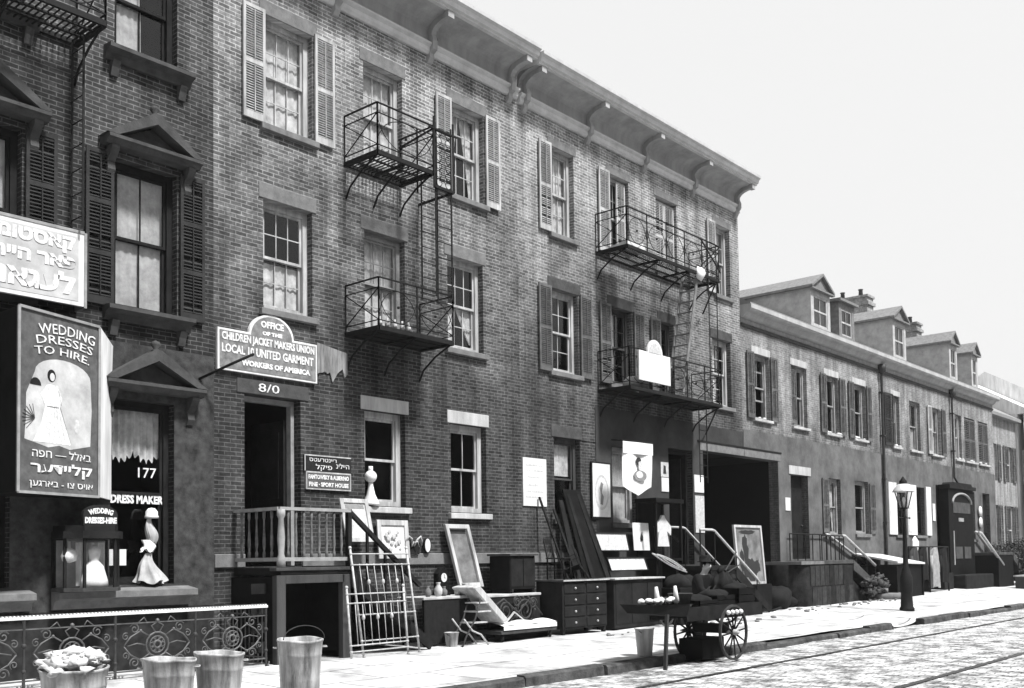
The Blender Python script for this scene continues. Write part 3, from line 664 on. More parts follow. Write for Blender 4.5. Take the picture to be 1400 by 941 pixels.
for H, lst in ((D1, [(27.5, 28.55, 5.75), (32.55, 33.6, 5.75), (34.85, 35.95, 5.75)]), (D2, [(38.5, 39.25, 5.75)]), (D3, [(45.75, 46.6, 5.75), (47.0, 48.5, 5.75), (48.95, 50.4, 5.75)])):
    for i, (a, b, z) in enumerate(lst): sill_snow(H, a, b, z, int(a*10)).build('sill_clutter', M['snow'], H)

def roof_z(y): return 9.03+(y+.34)*(11.55-9.03)/(4.6+.34)
def dormer(H, x0, x1, yf, zt, gable=True, mat=None, sidem=None):
    zb = roof_z(yf)-.05; yb = -.34+(zt-9.03)/((11.55-9.03)/4.94)
    m = mat or M['clap']
    mb = MB(); xa, xb = x0+.22, x1-.22
    # front with opening, cheeks
    for a, b in ((x0, xa), (xb, x1)): mb.box(a, b, yf, yf+.08, zb, zt)
    mb.box(xa, xb, yf, yf+.08, zb, zb+.12); mb.box(xa, xb, yf, yf+.08, zt-.22, zt)
    for x in (x0, x1-.06): mb.prof_x([(yf+.081, zb), (yf+.081, zt), (yb, zt)], x, x+.06)
    d = mb.build('dormer', sidem or m, H)
    mb = MB(); o = .14
    if gable:
        xc = (x0+x1)/2; zp = zt+.5; ybp = -.34+(zp-9.03)/((11.55-9.03)/4.94)
        mb.add([(x0-o, yf-o, zt-.02), (xc, yf-o, zp), (x1+o, yf-o, zt-.02), (x0-o, yb+.1, zt-.02), (xc, ybp, zp), (x1+o, yb+.1, zt-.02),
                (x0-o, yf-o, zt+.07), (xc, yf-o, zp+.09), (x1+o, yf-o, zt+.07), (x0-o, yb+.1, zt+.07), (xc, ybp, zp+.09), (x1+o, yb+.1, zt+.07)],
               [(0,3,4,1), (1,4,5,2), (6,7,10,9), (7,8,11,10), (0,1,7,6), (1,2,8,7), (0,6,9,3), (2,5,11,8), (3,9,10,4), (4,10,11,5)])
        mb.add([(x0, yf-.03, zt), (x1, yf-.03, zt), (xc, yf-.03, zp-.02), (x0, yf+.06, zt), (x1, yf+.06, zt), (xc, yf+.06, zp-.02)], [(0,1,2), (3,5,4), (0,3,4,1), (1,4,5,2), (2,5,3,0)])
        mb.box(x0-o, x1+o, yf-o, yf+.0, zt-.06, zt-.001)
    else:
        mb.add([(x0-o, yf-o, zt), (x1+o, yf-o, zt), (x1+o, yb+.3, zt+.06), (x0-o, yb+.3, zt+.06), (x0-o, yf-o, zt+.09), (x1+o, yf-o, zt+.09), (x1+o, yb+.3, zt+.15), (x0-o, yb+.3, zt+.15)], [(0,1,2,3), (7,6,5,4), (0,4,5,1), (1,5,6,2), (2,6,7,3), (3,7,4,0)])
    mb.build('dormer_roof', M['shingle'], d)
    mb = MB(); za, zc = zb+.12, zt-.22
    mb.box(xa, xa+.06, yf+.02, yf+.07, za, zc); mb.box(xb-.06, xb, yf+.02, yf+.07, za, zc); mb.box(xa+.06, xb-.06, yf+.02, yf+.07, zc-.06, zc); mb.box(xa+.06, xb-.06, yf+.02, yf+.07, za, za+.06)
    zm = (za+zc)/2; mb.box(xa+.06, xb-.06, yf+.02, yf+.07, zm-.03, zm+.03); xm = (xa+xb)/2; mb.box(xm-.012, xm+.012, yf+.03, yf+.06, za+.06, zc-.06)
    mb.build('dormer_window', M['offwhite'], d)
    mb = MB(); mb.quad((xa, yf+.055, za), (xb, yf+.055, za), (xb, yf+.055, zc), (xa, yf+.055, zc)); mb.build('dormer_pane', M['glass'], d, fixn=False)
dormer(D1, 32.75, 34.3, .5, 10.78, True)
dormer(D1, 35.05, 36.4, .5, 10.72, False, M['clap'], M['shingle'])
dormer(D2, 40.2, 41.6, .5, 11.0, True)
dormer(D3, 46.9, 47.95, .5, 11.05, True)
dormer(D3, 50.0, 50.95, .5, 11.0, True)
# rainwater pipes
for H, x in ((D1, 37.3), (D2, 45.15)):
    mb = MB(); z_end = .9 if x < 40 else 4.7
    mb.lathe([(.05, 0), (.15, .1), (.17, .34), (.1, .36)], (x, -.12, 8.3), 8)
    mb.tube([(x, -.12, 8.35), (x, -.1, 8.1), (x, -.1, z_end+.4), (x, -.1, z_end+.2), (x+.12, -.22, z_end-.1)], .055 if x < 40 else .045, 8)
    for z in (7.6, 6.0, 4.4, 2.8):
        if z > z_end+.3: mb.box(x-.09, x+.09, -.17, 0, z, z+.05)
    mb.build('downpipe', M['ironG'], H)
# chimneys & vents
def chimney(H, x0, x1, y0, y1, z0, z1):
    mb = MB(); mb.box(x0, x1, y0, y1, z0, z1); mb.box(x0-.08, x1+.08, y0-.08, y1+.08, z1-.35, z1-.2); mb.box(x0-.06, x1+.06, y0-.06, y1+.06, z1+.001, z1+.1)
    c = mb.build('chimney', M['brickE'], H)
    for k in range(3):
        p = MB(); yy = y0+(y1-y0)*(k+.5)/3
        p.lathe([(.11, 0), (.09, .3), (.12, .34), (.1, .36)], ((x0+x1)/2, yy, z1+.1), 8); p.build('chimney_pot', M['midwood'], c)
chimney(D2, 44.3, 45.0, 3.1, 5.6, 10.6, 13.1)
chimney(D3, 50.4, 51.1, 3.1, 5.6, 10.6, 12.9)
for k, (x, y) in enumerate(((41.9, 2.0), (43.1, 2.0), (45.0, 2.0))):
    mb = MB(); z = roof_z(y); mb.lathe([(.06, 0), (.06, .45), (.11, .47), (.11, .6), (.03, .72), (0, .73)], (x, y, z-.03), 8)
    single('vent_pipe', mb, M['ironG'], ['leftmost of three thin dark vent pipes on the low roof', 'middle one of three thin dark vent pipes on the low roof', 'rightmost of three thin dark vent pipes on the low roof'][k], 'vent pipe', 'vent pipes on the row house roofs')

# ================================================================== FAR BUILDINGS
def farhouse(x0, x1, z, yoff, label, mat, n, roofm=None, floors=((5.2, 7.0), (1.6, 4.0)), shut=False):
    H = thing('far_house', label, 'house', ((x0+x1)/2, yoff, 0), 'hazy buildings at the far end of the street')
    holes = []; w = (x1-x0)/n
    for i in range(n):
        for a, b in floors: holes.append((x0+w*(i+.28), x0+w*(i+.72), a, b))
    mb = MB(); wall_holes(mb, x0, x1, -.15, z, holes, yoff); mb.box(x0, x0+.02, yoff+.3, yoff+9, -.15, z); mb.box(x1-.02, x1, yoff+.3, yoff+9, -.15, z); mb.box(x0, x1, yoff+8.9, yoff+9, -.15, z)
    mb.build('wall', mat, H)
    mb = MB(); mb.prof_x([(yoff-.3, z), (yoff-.3, z+.15), (yoff+4.5, z+3), (yoff+9.2, z+.15), (yoff+9.2, z)], x0-.02, x1+.02); mb.build('roof', roofm or M['roof'], H)
    for a, b, c, d in holes:
        mb = MB(); mb.box(a, a+.08, yoff+.12, yoff+.2, c, d); mb.box(b-.08, b, yoff+.12, yoff+.2, c, d); mb.box(a, b, yoff+.121, yoff+.199, d-.08, d); mb.box(a+.08, b-.08, yoff+.122, yoff+.198, (c+d)/2-.03, (c+d)/2+.03)
        wo = mb.build('window', M['offwhite'], H); mb = MB(); mb.quad((a, yoff+.17, c), (b, yoff+.17, c), (b, yoff+.17, d), (a, yoff+.17, d)); mb.build('pane', M['glass'], wo, fixn=False)
        if shut:
            for s in (a-.5, b+.02): shutter(H, s, s+.48, c, d, M['shutM'], y=yoff-.05, slat=.12)
    return H
E1 = farhouse(51.3, 56.5, 8.3, .4, 'grey brick house just past the row houses, lower eaves, its fade painted into the brick', M['brickE'], 2, shut=True)
E2 = farhouse(56.6, 66, 8.8, .0, 'house with tall windows, coloured pale as if faded, beyond the grey brick one', M['white'], 4, M['white'])  # far walls and roofs coloured near white to imitate distance fade
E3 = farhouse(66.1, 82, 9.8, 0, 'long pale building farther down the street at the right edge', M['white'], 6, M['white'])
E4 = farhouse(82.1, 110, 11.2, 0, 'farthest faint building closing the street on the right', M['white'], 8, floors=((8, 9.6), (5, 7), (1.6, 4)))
dormer_far = None
# ================================================================== FIRE ESCAPES
IR = M['iron']
def fire_escape(label, x0, x1, decks, rail_h=.88, depth=.9, solid=(), extra=None):
    F = thing('fire_escape', label, 'fire escape', (x0, 0, decks[0]), 'iron fire escapes on the brick houses')
    for di, z in enumerate(decks):
        mb = MB(); y1 = -depth
        mb.bar((x0, -.03, z), (x1, -.03, z), .05, .06); mb.bar((x0, y1, z), (x1, y1, z), .05, .08); mb.bar((x0, 0, z), (x0, y1, z), .05, .08); mb.bar((x1, 0, z), (x1, y1, z), .05, .08)
        if di in solid: mb.box(x0+.03, x1-.03, y1+.03, -.04, z-.004, z+.004)
        n = int((x1-x0)/(.055 if di in solid else .085))
        for i in range(1, n):
            x = x0+(x1-x0)*i/n; mb.bar((x, -.03, z+.01), (x, y1, z+.01), .03 if di in solid else .022, .012)
        for t in (.33, .66): mb.bar((x0, y1*t, z-.012), (x1, y1*t, z-.012), .05, .02)
        mb.build('platform', IR, F)
        nb = 2 if x1-x0 < 3 else 3
        for i in range(nb+1):
            x = x0+.03+(x1-x0-.06)*i/nb
            b = MB(); b.bar((x, y1, z-.02), (x, 0, z-.02), .04, .04); b.tube([(x, y1+.05, z-.03), (x, -.45, z-.2), (x, -.12, z-.42), (x, -.0, z-.62)], .02, 6)
            b.build('bracket', IR, F)
        mb = MB(); zt = z+rail_h
        for (a, b_) in (((x0, -.0, 0), (x0, y1, 0)), ((x1, 0, 0), (x1, y1, 0)), ((x0, y1, 0), (x1, y1, 0))):
            A_ = Vector(a); B_ = Vector(b_)
            e = Vector((0, 0, 1)); d = (B_-A_).normalized()
            lo = .14; hi = rail_h*.8
            P = lambda t, h: A_+(B_-A_)*t+e*(z+h)
            mb.bar(P(-.05 if (B_-A_).y else 0, rail_h), P(1.0, rail_h), .035, .02); mb.bar(P(0, hi), P(1, hi), .022, .014); mb.bar(P(0, lo), P(1, lo), .022, .014)
            L_ = (B_-A_).length; m = max(1, round(L_/ .95))
            for i in range(m+1): mb.bar(P(i/m, -.03), P(i/m, rail_h), .026, .02)
            for i in range(m):
                if L_ < 1.2:
                    mb.bar(P(i/m, lo), P((i+1)/m, hi), .016); mb.bar(P(i/m, hi), P((i+1)/m, lo), .016)
                else:
                    mb.tube([P((i+.5+.5*math.cos(a))/m, lo+(hi-lo)*abs(math.sin(a))) for a in [math.pi*k/12 for k in range(13)]], .009, 4)
                    mb.tube([P((i+.5+.5*math.cos(a))/m, hi-(hi-lo)*abs(math.sin(a))) for a in [math.pi*k/12 for k in range(13)]], .009, 4)
                    mb.ball(P((i+.5)/m, (lo+hi)/2), .028, 6)
        mb.build('railing', IR, F)
    if extra: extra(F)
    return F
def ladder(par, p, q, width, rungs, mat=None, wdir=(1, 0, 0), r=.018, name='ladder'):
    mb = MB(); p, q = Vector(p), Vector(q); w = Vector(wdir).normalized()*width
    mb.bar(p, q, r*2, .012); mb.bar(p+w, q+w, r*2, .012)
    for i in range(rungs):
        t = (i+.5)/rungs; a = p+(q-p)*t; mb.tube([a, a+w], r*.55, 5)
    return mb.build(name, mat or IR, par)
def exB(F):
    ladder(F, (13.38, -.93, 6.55), (13.38, -.93, 9.85), .42, 11)
    ladder(F, (13.38, -.55, 6.55), (13.38, -.55, 8.9), .42, 8)
    # little cage of scrollwork round the hatch
    mb = MB()
    for x in (13.33, 13.84):
        mb.bar((x, -.95, 8.6), (x, -.95, 9.95), .04, .02); mb.bar((x, -.5, 8.6), (x, -.5, 9.85), .03, .02)
    rr = random.Random(2)
    for k in range(7):
        z = 8.72+k*.16
        for j in range(2):
            c = Vector((13.46+j*.24, -.95, z)); mb.tube([c+Vector((.075*math.cos(a), 0, .07*math.sin(a))) for a in [k2*math.pi/4 for k2 in range(8)]], .009, 4, True)
    mb.bar((13.2, -.95, 9.72), (13.95, -.95, 9.72), .03); mb.bar((13.33, -.95, 9.72), (13.33, 0, 9.6), .03); mb.bar((13.84, -.95, 8.62), (13.84, 0, 8.62), .04)
    mb.bar((13.33, -.95, 8.62), (13.84, -.95, 8.62), .05)
    mb.build('hatch_cage', IR, F)
fire_escape('iron fire escape with straight ladder on the house with the union sign', 11.97, 13.36, [8.88, 5.74], .9, .9, solid=(1,), extra=exB) if False else None
# the two platforms differ in length: build as one thing with two decks
def fire_escape_B():
    F = fire_escape('iron fire escape with straight ladder on the house with the union sign', 11.97, 13.84, [5.74], .9, .9, solid=(0,))
    src = fire_escape('tmp', 11.97, 13.36, [8.88], .9, .9)
    off = Vector(src.location)-Vector(F.location)
    for ch in list(src.children):
        ch.data.transform(Matrix.Translation(off)); ch.parent = F
    bpy.data.objects.remove(src)
    exB(F); return F
FB = fire_escape_B()
# objects left on the lower platform
mb = MB()
for i, x in enumerate((12.05, 12.2, 12.36, 12.52, 12.68)):
    pass
for i, x in enumerate((12.06, 12.24, 12.42, 12.60, 12.76)):
    mb = MB(); mb.lathe([(.035, 0), (.045, .06), (.04, .11), (.018, .14), (.02, .19)], (x, -.82, 5.775), 8)
    single('bottle', mb, M['offwhite'], 'pale bottle standing in a row on the lower fire escape platform', 'bottle', 'bottles on the fire escape')

def exC(F):
    ladder(F, (23.0, -.75, 5.7), (23.35, -.75, 9.0), .0, 0) if False else None
    st = MB()
    a = Vector((22.15, -.62, 5.72)); b = Vector((23.0, -.62, 8.97))
    for yy in (-.85, -.40):
        st.bar((a.x, yy, a.z), (b.x, yy, b.z), .03, .09)
    n = 11
    for i in range(n):
        t = (i+.5)/n; p = a.lerp(b, t); st.bar((p.x, -.85, p.z), (p.x, -.4, p.z), .10, .015)
    st.build('stair_ladder', plain('weathered_iron', .16, .6, .4, 6), F)
    ladder(F, (23.45, -.9, 5.75), (23.45, -.9, 9.9), .42, 14)
    ladder(F, (23.5, -.5, 3.6), (23.5, -.5, 5.75), .38, 7)
    mb = MB()
    for a, b in (((23.1, -.9, 9.9), (24.1, -.9, 9.2)), ((23.1, -.9, 9.2), (24.1, -.9, 9.9)), ((23.9, -.9, 8.97), (24.5, -.1, 8.3)), ((23.9, -.9, 5.7), (24.6, -.05, 5.0))): mb = MB(); mb.bar(a, b, .03); mb.build('brace', IR, F)
FC = fire_escape('long iron fire escape with slanting stair on the house beside the passage', 19.72, 24.0, [5.62, 8.95], .95, .9, solid=(0,), extra=exC)
# linen bundles on the upper platform
mb = MB(); mb.prof_x([(-.85, 8.98), (-.3, 8.98), (-.3, 9.05), (-.85, 9.12)], 19.8, 20.6); mb.blob((20.55, -.7, 9.1), .12, 4)
single('linen_bundle', mb, M['cloth'], 'white bundle of linen at the left end of the upper long fire escape', 'linen')
mb = MB(); mb.blob((23.0, -.92, 8.95), .17, 8, 1.2, .5, 1.0, 10)
single('linen_bundle', mb, M['cloth'], 'white cloth hanging at the right end of the upper long fire escape', 'linen')
mb = MB(); mb.blob((20.3, -.6, 5.8), .22, 11, 1.6, .8, .8, 10); mb.blob((20.7, -.65, 5.78), .16, 12)
single('linen_bundle', mb, M['clothG'], 'grey bundle on the lower long fire escape beside the white board', 'linen')
# House A fire escape (partly out of frame) and its drop ladder
FA = fire_escape('iron fire escape over the dressmaker shop, cut by the top left corner', 3.2, 6.95, [9.22], .9, .85)
ladder(FA, (6.86, -.06, 6.4), (6.86, -.06, 9.2), .34, 8, wdir=(0, -1, 0), r=.016)
# hanging lamp brackets (iron hooks on walls)
mb = MB(); mb.tube([(8.95, 0, 4.55), (9.25, -.5, 4.78), (9.4, -.85, 4.9)], .022, 6); single('iron_hook', mb, IR, 'thin iron rod sticking out over the left end of the union sign', 'iron rod')

# ================================================================== STOOPS
def side_stoop(name_label, x0, x1, zl, dep, run, n, mat, xw0=None, hatch=False, rail='white', wallx=True, railmat=None, baluster=True):
    """landing in front of a door, steps going down along the wall to the right"""
    S = thing('stoop', name_label, 'stoop', (x0, -dep/2, gz(x0, -.5)))
    g0 = gz(x1+run, -dep)
    mb = MB(); mb.box(x0, x1, -dep, -.005, zl-.12, zl); mb.build('landing', mat, S, bevel=.01)
    mb = MB()
    for i in range(n):
        z1 = zl-(zl-g0)*(i+1)/(n+1); xa = x1+run*i/n; xb = xa+run/n
        mb.box(xa, xb+.03, -dep+.05, -.02, z1-.045, z1)
        mb.box(xa+.002, xa+.02, -dep+.06, -.03, z1, z1+(zl-g0)/(n+1)-.046)
    mb.build('step_flight', mat, S)
    for y in (-dep+.02, -.03):
        mb = MB()
        mb.add([(x1, y-.025, zl-.32), (x1+run+.05, y-.025, g0), (x1+run+.15, y-.025, g0+.12), (x1, y-.025, zl), (x1, y+.025, zl-.32), (x1+run+.05, y+.025, g0), (x1+run+.15, y+.025, g0+.12), (x1, y+.025, zl)], [(0,1,2,3), (7,6,5,4), (0,4,5,1), (1,5,6,2), (2,6,7,3), (3,7,4,0)])
        mb.build('stringer', mat, S)
    return S, g0
# --- stoop B with basement entrance under it
SB, g0 = side_stoop('wooden stoop with turned balusters and a dark cellar doorway beneath', 9.6, 11.0, 1.555, 1.25, 1.75, 7, M['dark'])
mb = MB()
for a, b in (((9.62, -1.22, 1.55), None),):
    pass
mb = MB(); mb.bar((9.6, -1.2, 2.47), (11.02, -1.2, 2.47), .09, .05); mb.bar((9.62, -1.2, 2.47), (9.62, -.02, 2.47), .09, .05); mb.build('handrail', M['grey'], SB)
mb = MB(); mb.bar((9.62, -1.2, 1.68), (11.0, -1.2, 1.68), .05, .06); mb.bar((9.62, -1.2, 1.68), (9.62, -.02, 1.68), .05, .06); mb.build('bottom_rail', M['grey'], SB)
def baluster(par, x, y, z0, z1, mat, r=.022):
    mb = MB(); h = z1-z0
    mb.lathe([(r, 0), (r, h*.12), (r*.6, h*.16), (r*1.1, h*.3), (r*.7, h*.6), (r*.55, h*.8), (r, h*.86), (r, h)], (x, y, z0), 8); return mb.build('baluster', mat, par)
for i in range(8): baluster(SB, 9.78+i*.152, -1.2, 1.7, 2.45, M['wornpost'], .024)
for i in range(5): baluster(SB, 9.62, -1.0+i*.2, 1.7, 2.45, M['wornpost'], .024)
mb = MB(); mb.lathe([(.07, 0), (.07, .12), (.045, .2), (.06, .45), (.04, .75), (.065, .8), (.065, .9)], (9.65, -1.2, 1.56), 12); mb.build('newel_post', M['grey'], SB)
mb = MB(); mb.bar((11.0, -1.2, 2.47), (12.6, -1.2, 1.2), .07, .07); mb.bar((11.0, -1.2, 1.5), (11.0, -1.2, 2.5), .08)
for t in (.25, .5, .75): mb.bar((11.0+1.6*t, -1.2, 2.45-1.27*t), (11.0+1.6*t, -1.2, 1.55-1.2*t), .04)
mb.build('stair_rail', M['dark'], SB)
mb = MB()
for x in (9.63, 10.93): mb.box(x-.1, x+.07, -1.25, -1.13, 0, 1.43)
mb.box(9.7, 10.86, -1.25, -1.14, 1.3, 1.43); mb.box(9.5, 11.05, -1.28, -1.1, 1.50, 1.552); mb.build('cellar_door_frame', M['midwood'], SB, bevel=.006)
mb = MB(); mb.box(10.98, 11.03, -1.12, -.01, 0, 1.4); mb.box(9.55, 9.6, -1.12, -.01, 0, 1.4); mb.box(9.6, 10.98, -.06, -.01, 0, 1.4); mb.build('cellar_wall', M['darkB'], SB)
mb = MB()
for z in (.25, .55, .85, 1.15): mb.box(9.24, 9.52, -1.0, -.95, z, z+.16)
mb.build('boarding', M['dark'], SB)
# dark planked side under the flight, behind the bedsteads
mb = MB(); mb.box(11.2, 12.2, -.12, -.06, .05, 1.0); mb.build('planking', M['dark'], SB)
# --- stoop C
SCc, g0 = side_stoop('dark stoop with two pale slanting rails, beside the passage', 22.5, 23.75, 1.42, 1.35, 1.75, 7, M['dark'])
mb = MB(); mb.box(22.5, 23.75, -1.33, -.02, .05, 1.3); mb.prof_y([(23.75, .05), (25.3, .05), (23.75, 1.2)], -1.3, -.05); mb.build('side_wall', M['darkB'], SCc)
for k, (y, xx, zz) in enumerate(((-.12, 23.3, 2.4), (-1.25, 22.85, 2.3))):
    mb = MB(); mb.tube([(xx-.7, y, zz+.02), (xx-.1, y, zz+.02), (xx, y, zz), (xx+2.2, y, zz-1.25), (xx+2.35, y, zz-1.38)], .032, 8); mb.build('handrail', M['ironP'], SCc)
    mb = MB()
    for t in (0, .5, 1): mb.bar((xx+2.2*t, y, zz-1.25*t), (xx+2.2*t, y, max(.15, zz-1.25*t-1.0)), .025)
    mb.bar((xx-.7, y, zz), (xx-.7, y, zz-.95), .03); mb.build('rail_post', IR, SCc)
# --- stoop D1
SD, g0 = side_stoop('stone stoop of the nearest row house with pale rails and curved lowest steps', 29.3, 31.5, 1.5, 1.25, 2.6, 6, M['brownstone'])
mb = MB(); mb.box(28.3, 31.5, -1.22, -.02, .05, 1.38); mb.prof_y([(31.5, .1), (33.0, .1), (31.5, .9)], -1.2, -.05); mb.lathe([(.62, 0), (.6, 1.33)], (28.3, -.62, .05), 16); mb.build('side_wall', plain('sooty_stone', .016, .85, .8, 4, bump=.4), SD, bevel=.02)
for k in range(9): mb = MB(); x = 28.5+k*.33; rr_ = random.Random(k); mb.box(x, x+.31, -1.235, -1.2205, .12+rr_.uniform(0, .03), .72); mb.box(x-.1, x+.2, -1.235, -1.2205, .75, 1.35) if x < 31 else None; mb.build('facing_stone', plain('facing%d' % k, rr_.uniform(.012, .035), .85, .6, 5, bump=.4), SD)
mb = MB(); mb.box(27.75, 29.3, -1.26, -.005, 1.385, 1.48); mb.build('coping', M['midstone'], SD)
for k, (y, xx, zz, dx) in enumerate(((-.12, 32.2, 2.33, 3.0), (-1.15, 31.1, 2.25, 2.4))):
    mb = MB(); mb.tube([(xx-.15, y, zz), (xx, y, zz), (xx+dx, y, zz-.95)], .045, 8); mb.build('handrail', M['ironP'], SD)
    mb = MB(); mb.tube([(29.4, y, zz), (xx-.15, y, zz)], .02, 6); mb.build('landing_rail', IR, SD)
    for i in range(6): mb = MB(); x = 29.4+(xx-29.5)*i/5; mb.bar((x, y, zz), (x, y, 1.5), .025); mb.build('rail_post', IR, SD)
    for t in (.35, .7, 1): mb = MB(); mb.bar((xx+dx*t, y, zz-.95*t), (xx+dx*t, y, zz-.95*t-.9), .025); mb.build('rail_post', IR, SD)
mb = MB(); mb.lathe([(.75, 0), (.75, .16), (.72, .18)], (34.0, -1.1, gz(34, -1.1)-.02), 20); mb.lathe([(.5, .18), (.5, .34)], (33.7, -.95, gz(34, -1.1)-.02), 20); mb.build('round_step', M['midstone'], SD)
# --- stoop D3
SD3, g0 = side_stoop('far stoop with two pale slanting rails at the last row house', 46.8, 49.0, 1.7, 1.3, 2.4, 6, M['brownstone'])
mb = MB(); mb.box(46.8, 49.0, -1.28, -.03, .1, 1.57); mb.build('side_wall', M['darkB'], SD3)
mb = MB(); mb.box(43.0, 46.7, -1.1, -.5, .1, .8); mb.build('low_wall', M['dark'], SD3, bevel=.04)
for k, (y, xx, zz) in enumerate(((-.2, 47.6, 2.6), (-1.25, 44.6, 2.5))):
    mb = MB(); mb.tube([(xx-.2, y, zz), (xx, y, zz), (xx+3.0, y, zz-1.35)], .06, 8); mb.build('handrail', M['ironP'], SD3)
# cellar hatch and dark cellar porch of D1
CH = thing('cellar_porch', 'low dark cellar porch with a snow-white sloping lid, right of the nearest row house stoop', 'cellar porch', (34.2, -.6, .1))
mb = MB(); mb.add([(34.3, -1.6, 1.36), (36.9, -1.6, 1.30), (36.9, -.03, 1.62), (34.3, -.03, 1.66), (34.3, -1.6, 1.42), (36.9, -1.6, 1.36), (36.9, -.03, 1.68), (34.3, -.03, 1.72)], [(0,1,2,3), (7,6,5,4), (0,4,5,1), (1,5,6,2), (2,6,7,3), (3,7,4,0)]); mb.build('lid', M['snow'], CH)
mb = MB()
for x in (34.35, 36.8): mb.box(x, x+.08, -1.55, -.04, .1, 1.29)
mb.box(34.43, 36.8, -1.5, -1.45, .1, 1.28); mb.build('boarded_side', M['darkB'], CH)
# small low table-like stand in front of the far stoop
TB = thing('street_bench', 'small pale-topped bench on the pavement before the far stoop', 'bench', (47.5, -2.2, gz(47.5, -2.2)))
z_ = gz(47.5, -2.2); mb = MB(); mb.box(46.2, 48.6, -2.5, -2.0, z_+.5, z_+.56); mb.build('seat', M['offwhite'], TB)
for x in (46.3, 48.45):
    mb = MB(); mb.box(x, x+.06, -2.45, -2.05, z_, z_+.5); mb.build('leg', M['midwood'], TB)

# ================================================================== SIGNS
# Union sign
US = thing('union_sign', 'long white-lettered union sign with a rounded top, above the dark doorway', 'sign', (10.26, -.06, 4.76))
def arch_outline(x0, x1, z0, z1, xa, xb, zt, inset=0):
    pts = [(x0+inset, z0+inset), (x1-inset, z0+inset), (x1-inset, z1-inset)]
    xc = (xa+xb)/2; r = (xb-xa)/2-inset; h = zt-z1
    pts += [(xc+r*math.cos(a), z1-inset+(h)*math.sin(a)) for a in [math.pi*k/16 for k in range(17)]]
    pts += [(x0+inset, z1-inset)]
    return pts
mb = MB(); mb.prof_y(arch_outline(9.26, 11.26, 4.76, 5.44, 9.86, 10.76, 5.8), -.07, -.012); mb.build('board', M['white'], US)
mb = MB(); mb.prof_y(arch_outline(9.26, 11.26, 4.76, 5.44, 9.86, 10.76, 5.8, .035), -.078, -.0705); mb.build('painted_panel', M['signG'], US)
for s, x, z, sz, w in (('CHILDREN JACKET MAKERS UNION', 10.26, 5.30, .17, 1.86), ('LOCAL 10 UNITED GARMENT', 10.25, 5.12, .19, 1.84), ('WORKERS OF AMERICA', 10.4, 4.92, .12, 1.4), ('OFFICE', 10.31, 5.62, .15, .46), ('OF THE', 10.31, 5.47, .08, .4)):
    text(s, x, -.078, z, sz, M['letter'], US, width=w, bold=.006)
# signs beside the door
NS = thing('trade_sign', 'two small boards with Yiddish and English lettering right of the dark doorway', 'sign', (11.5, -.04, 2.9))
mb = MB(); mb.box(11.0, 12.04, -.04, -.005, 3.22, 3.50); mb.build('upper_board', M['signK'], NS)
mb = MB(); mb.box(11.0, 12.04, -.045, -.0405, 3.485, 3.505); mb.box(11.0, 11.02, -.045, -.0405, 3.22, 3.485); mb.box(11.03, 12.03, -.05, -.005, 2.90, 3.215); mb.build('lower_board', M['offwhite'], NS)
mb = MB(); mb.box(11.05, 12.01, -.054, -.0502, 2.925, 3.19); mb.build('painted_panel', M['signM'], NS)
def heb(s): return s[::-1]
text(heb('ריינטרעטס'), 11.4, -.041, 3.42, .1, M['letter'], NS, width=.6); text(heb('פיקל'), 11.42, -.041, 3.29, .12, M['letter'], NS, width=.36); text(heb('היילינ'), 11.84, -.041, 3.34, .12, M['letter'], NS, width=.3)
text('FANTOWSKY & ALBERINO', 11.52, -.054, 3.12, .1, M['letter'], NS, width=.9, bold=.004); text('FINE · SPORT HOUSE', 11.52, -.054, 2.99, .1, M['letter'], NS, width=.88, bold=.004)
# Yiddish board top left
YS = thing('yiddish_sign', 'large whitish board with faded pale Yiddish letters at the left edge', 'sign', (6.0, -.12, 5.3))
mb = MB(); mb.box(4.7, 6.93, -.30, -.24, 5.3, 6.34); mb.build('board', M['white'], YS)
mb = MB(); mb.box(4.78, 6.85, -.304, -.3002, 5.36, 6.28); mb.build('painted_panel', plain('faded_sign', .4, .8, .3, 2.2), YS)
mb = MB(); mb.box(6.93, 6.97, -.31, -.01, 5.28, 6.36); mb.box(4.7, 6.93, -.31, -.23, 6.34, 6.38); mb.build('frame', M['grey'], YS)
text(heb('קאסטומס'), 6.15, -.304, 6.13, .26, M['letter'], YS, width=1.3, bold=.012); text(heb('פאר הייראט'), 6.05, -.304, 5.88, .24, M['letter'], YS, width=1.5, bold=.012); text(heb('לעגאנט'), 6.1, -.304, 5.58, .36, M['letter'], YS, width=1.4, bold=.016)
# Wedding dresses sign
xd = Vector((1.33, .55, 0)).normalized(); P0 = Vector((5.72, -1.0, 0)); P1 = Vector((7.02, -.56, 0)); P2 = Vector((7.47, -.03, 0)); xd = (P1-P0).normalized(); nr = Vector((xd.y, -xd.x, 0))
WS = thing('wedding_sign', 'tall projecting signboard with a painted bride, wedding dresses to hire', 'sign', (6.5, -.5, 2.58))
zb, zt = 2.58, 4.98
mb = MB(); mb.prof_z([tuple(P0[:2]), tuple(P1[:2]), (7.02, -.02), (5.72, -.02)], zb, zt); mb.build('box_body', M['darkB'], WS)
def on(a, z, off=0.0): p = P0+xd*a+nr*off; return (p.x, p.y, z)
Lw = (P1-P0).length
mb = MB(); mb.add([on(.0, zb, .004), on(Lw, zb, .004), on(Lw, zt, .004), on(0, zt, .004)], [(0,1,2,3)]); mb.build('painted_face', M['signM'], WS, fixn=False)
mb = MB()
for a, b in (((0, zb), (Lw, zb)), ((Lw, zb), (Lw, zt)), ((Lw, zt), (0, zt)), ((0, zt), (0, zb))): mb.bar(on(a[0], a[1], .01), on(b[0], b[1], .01), .035, .035)
mb.build('moulding', M['grey'], WS)
q = P2-P1; n2 = Vector((q.y, -q.x, 0)).normalized()
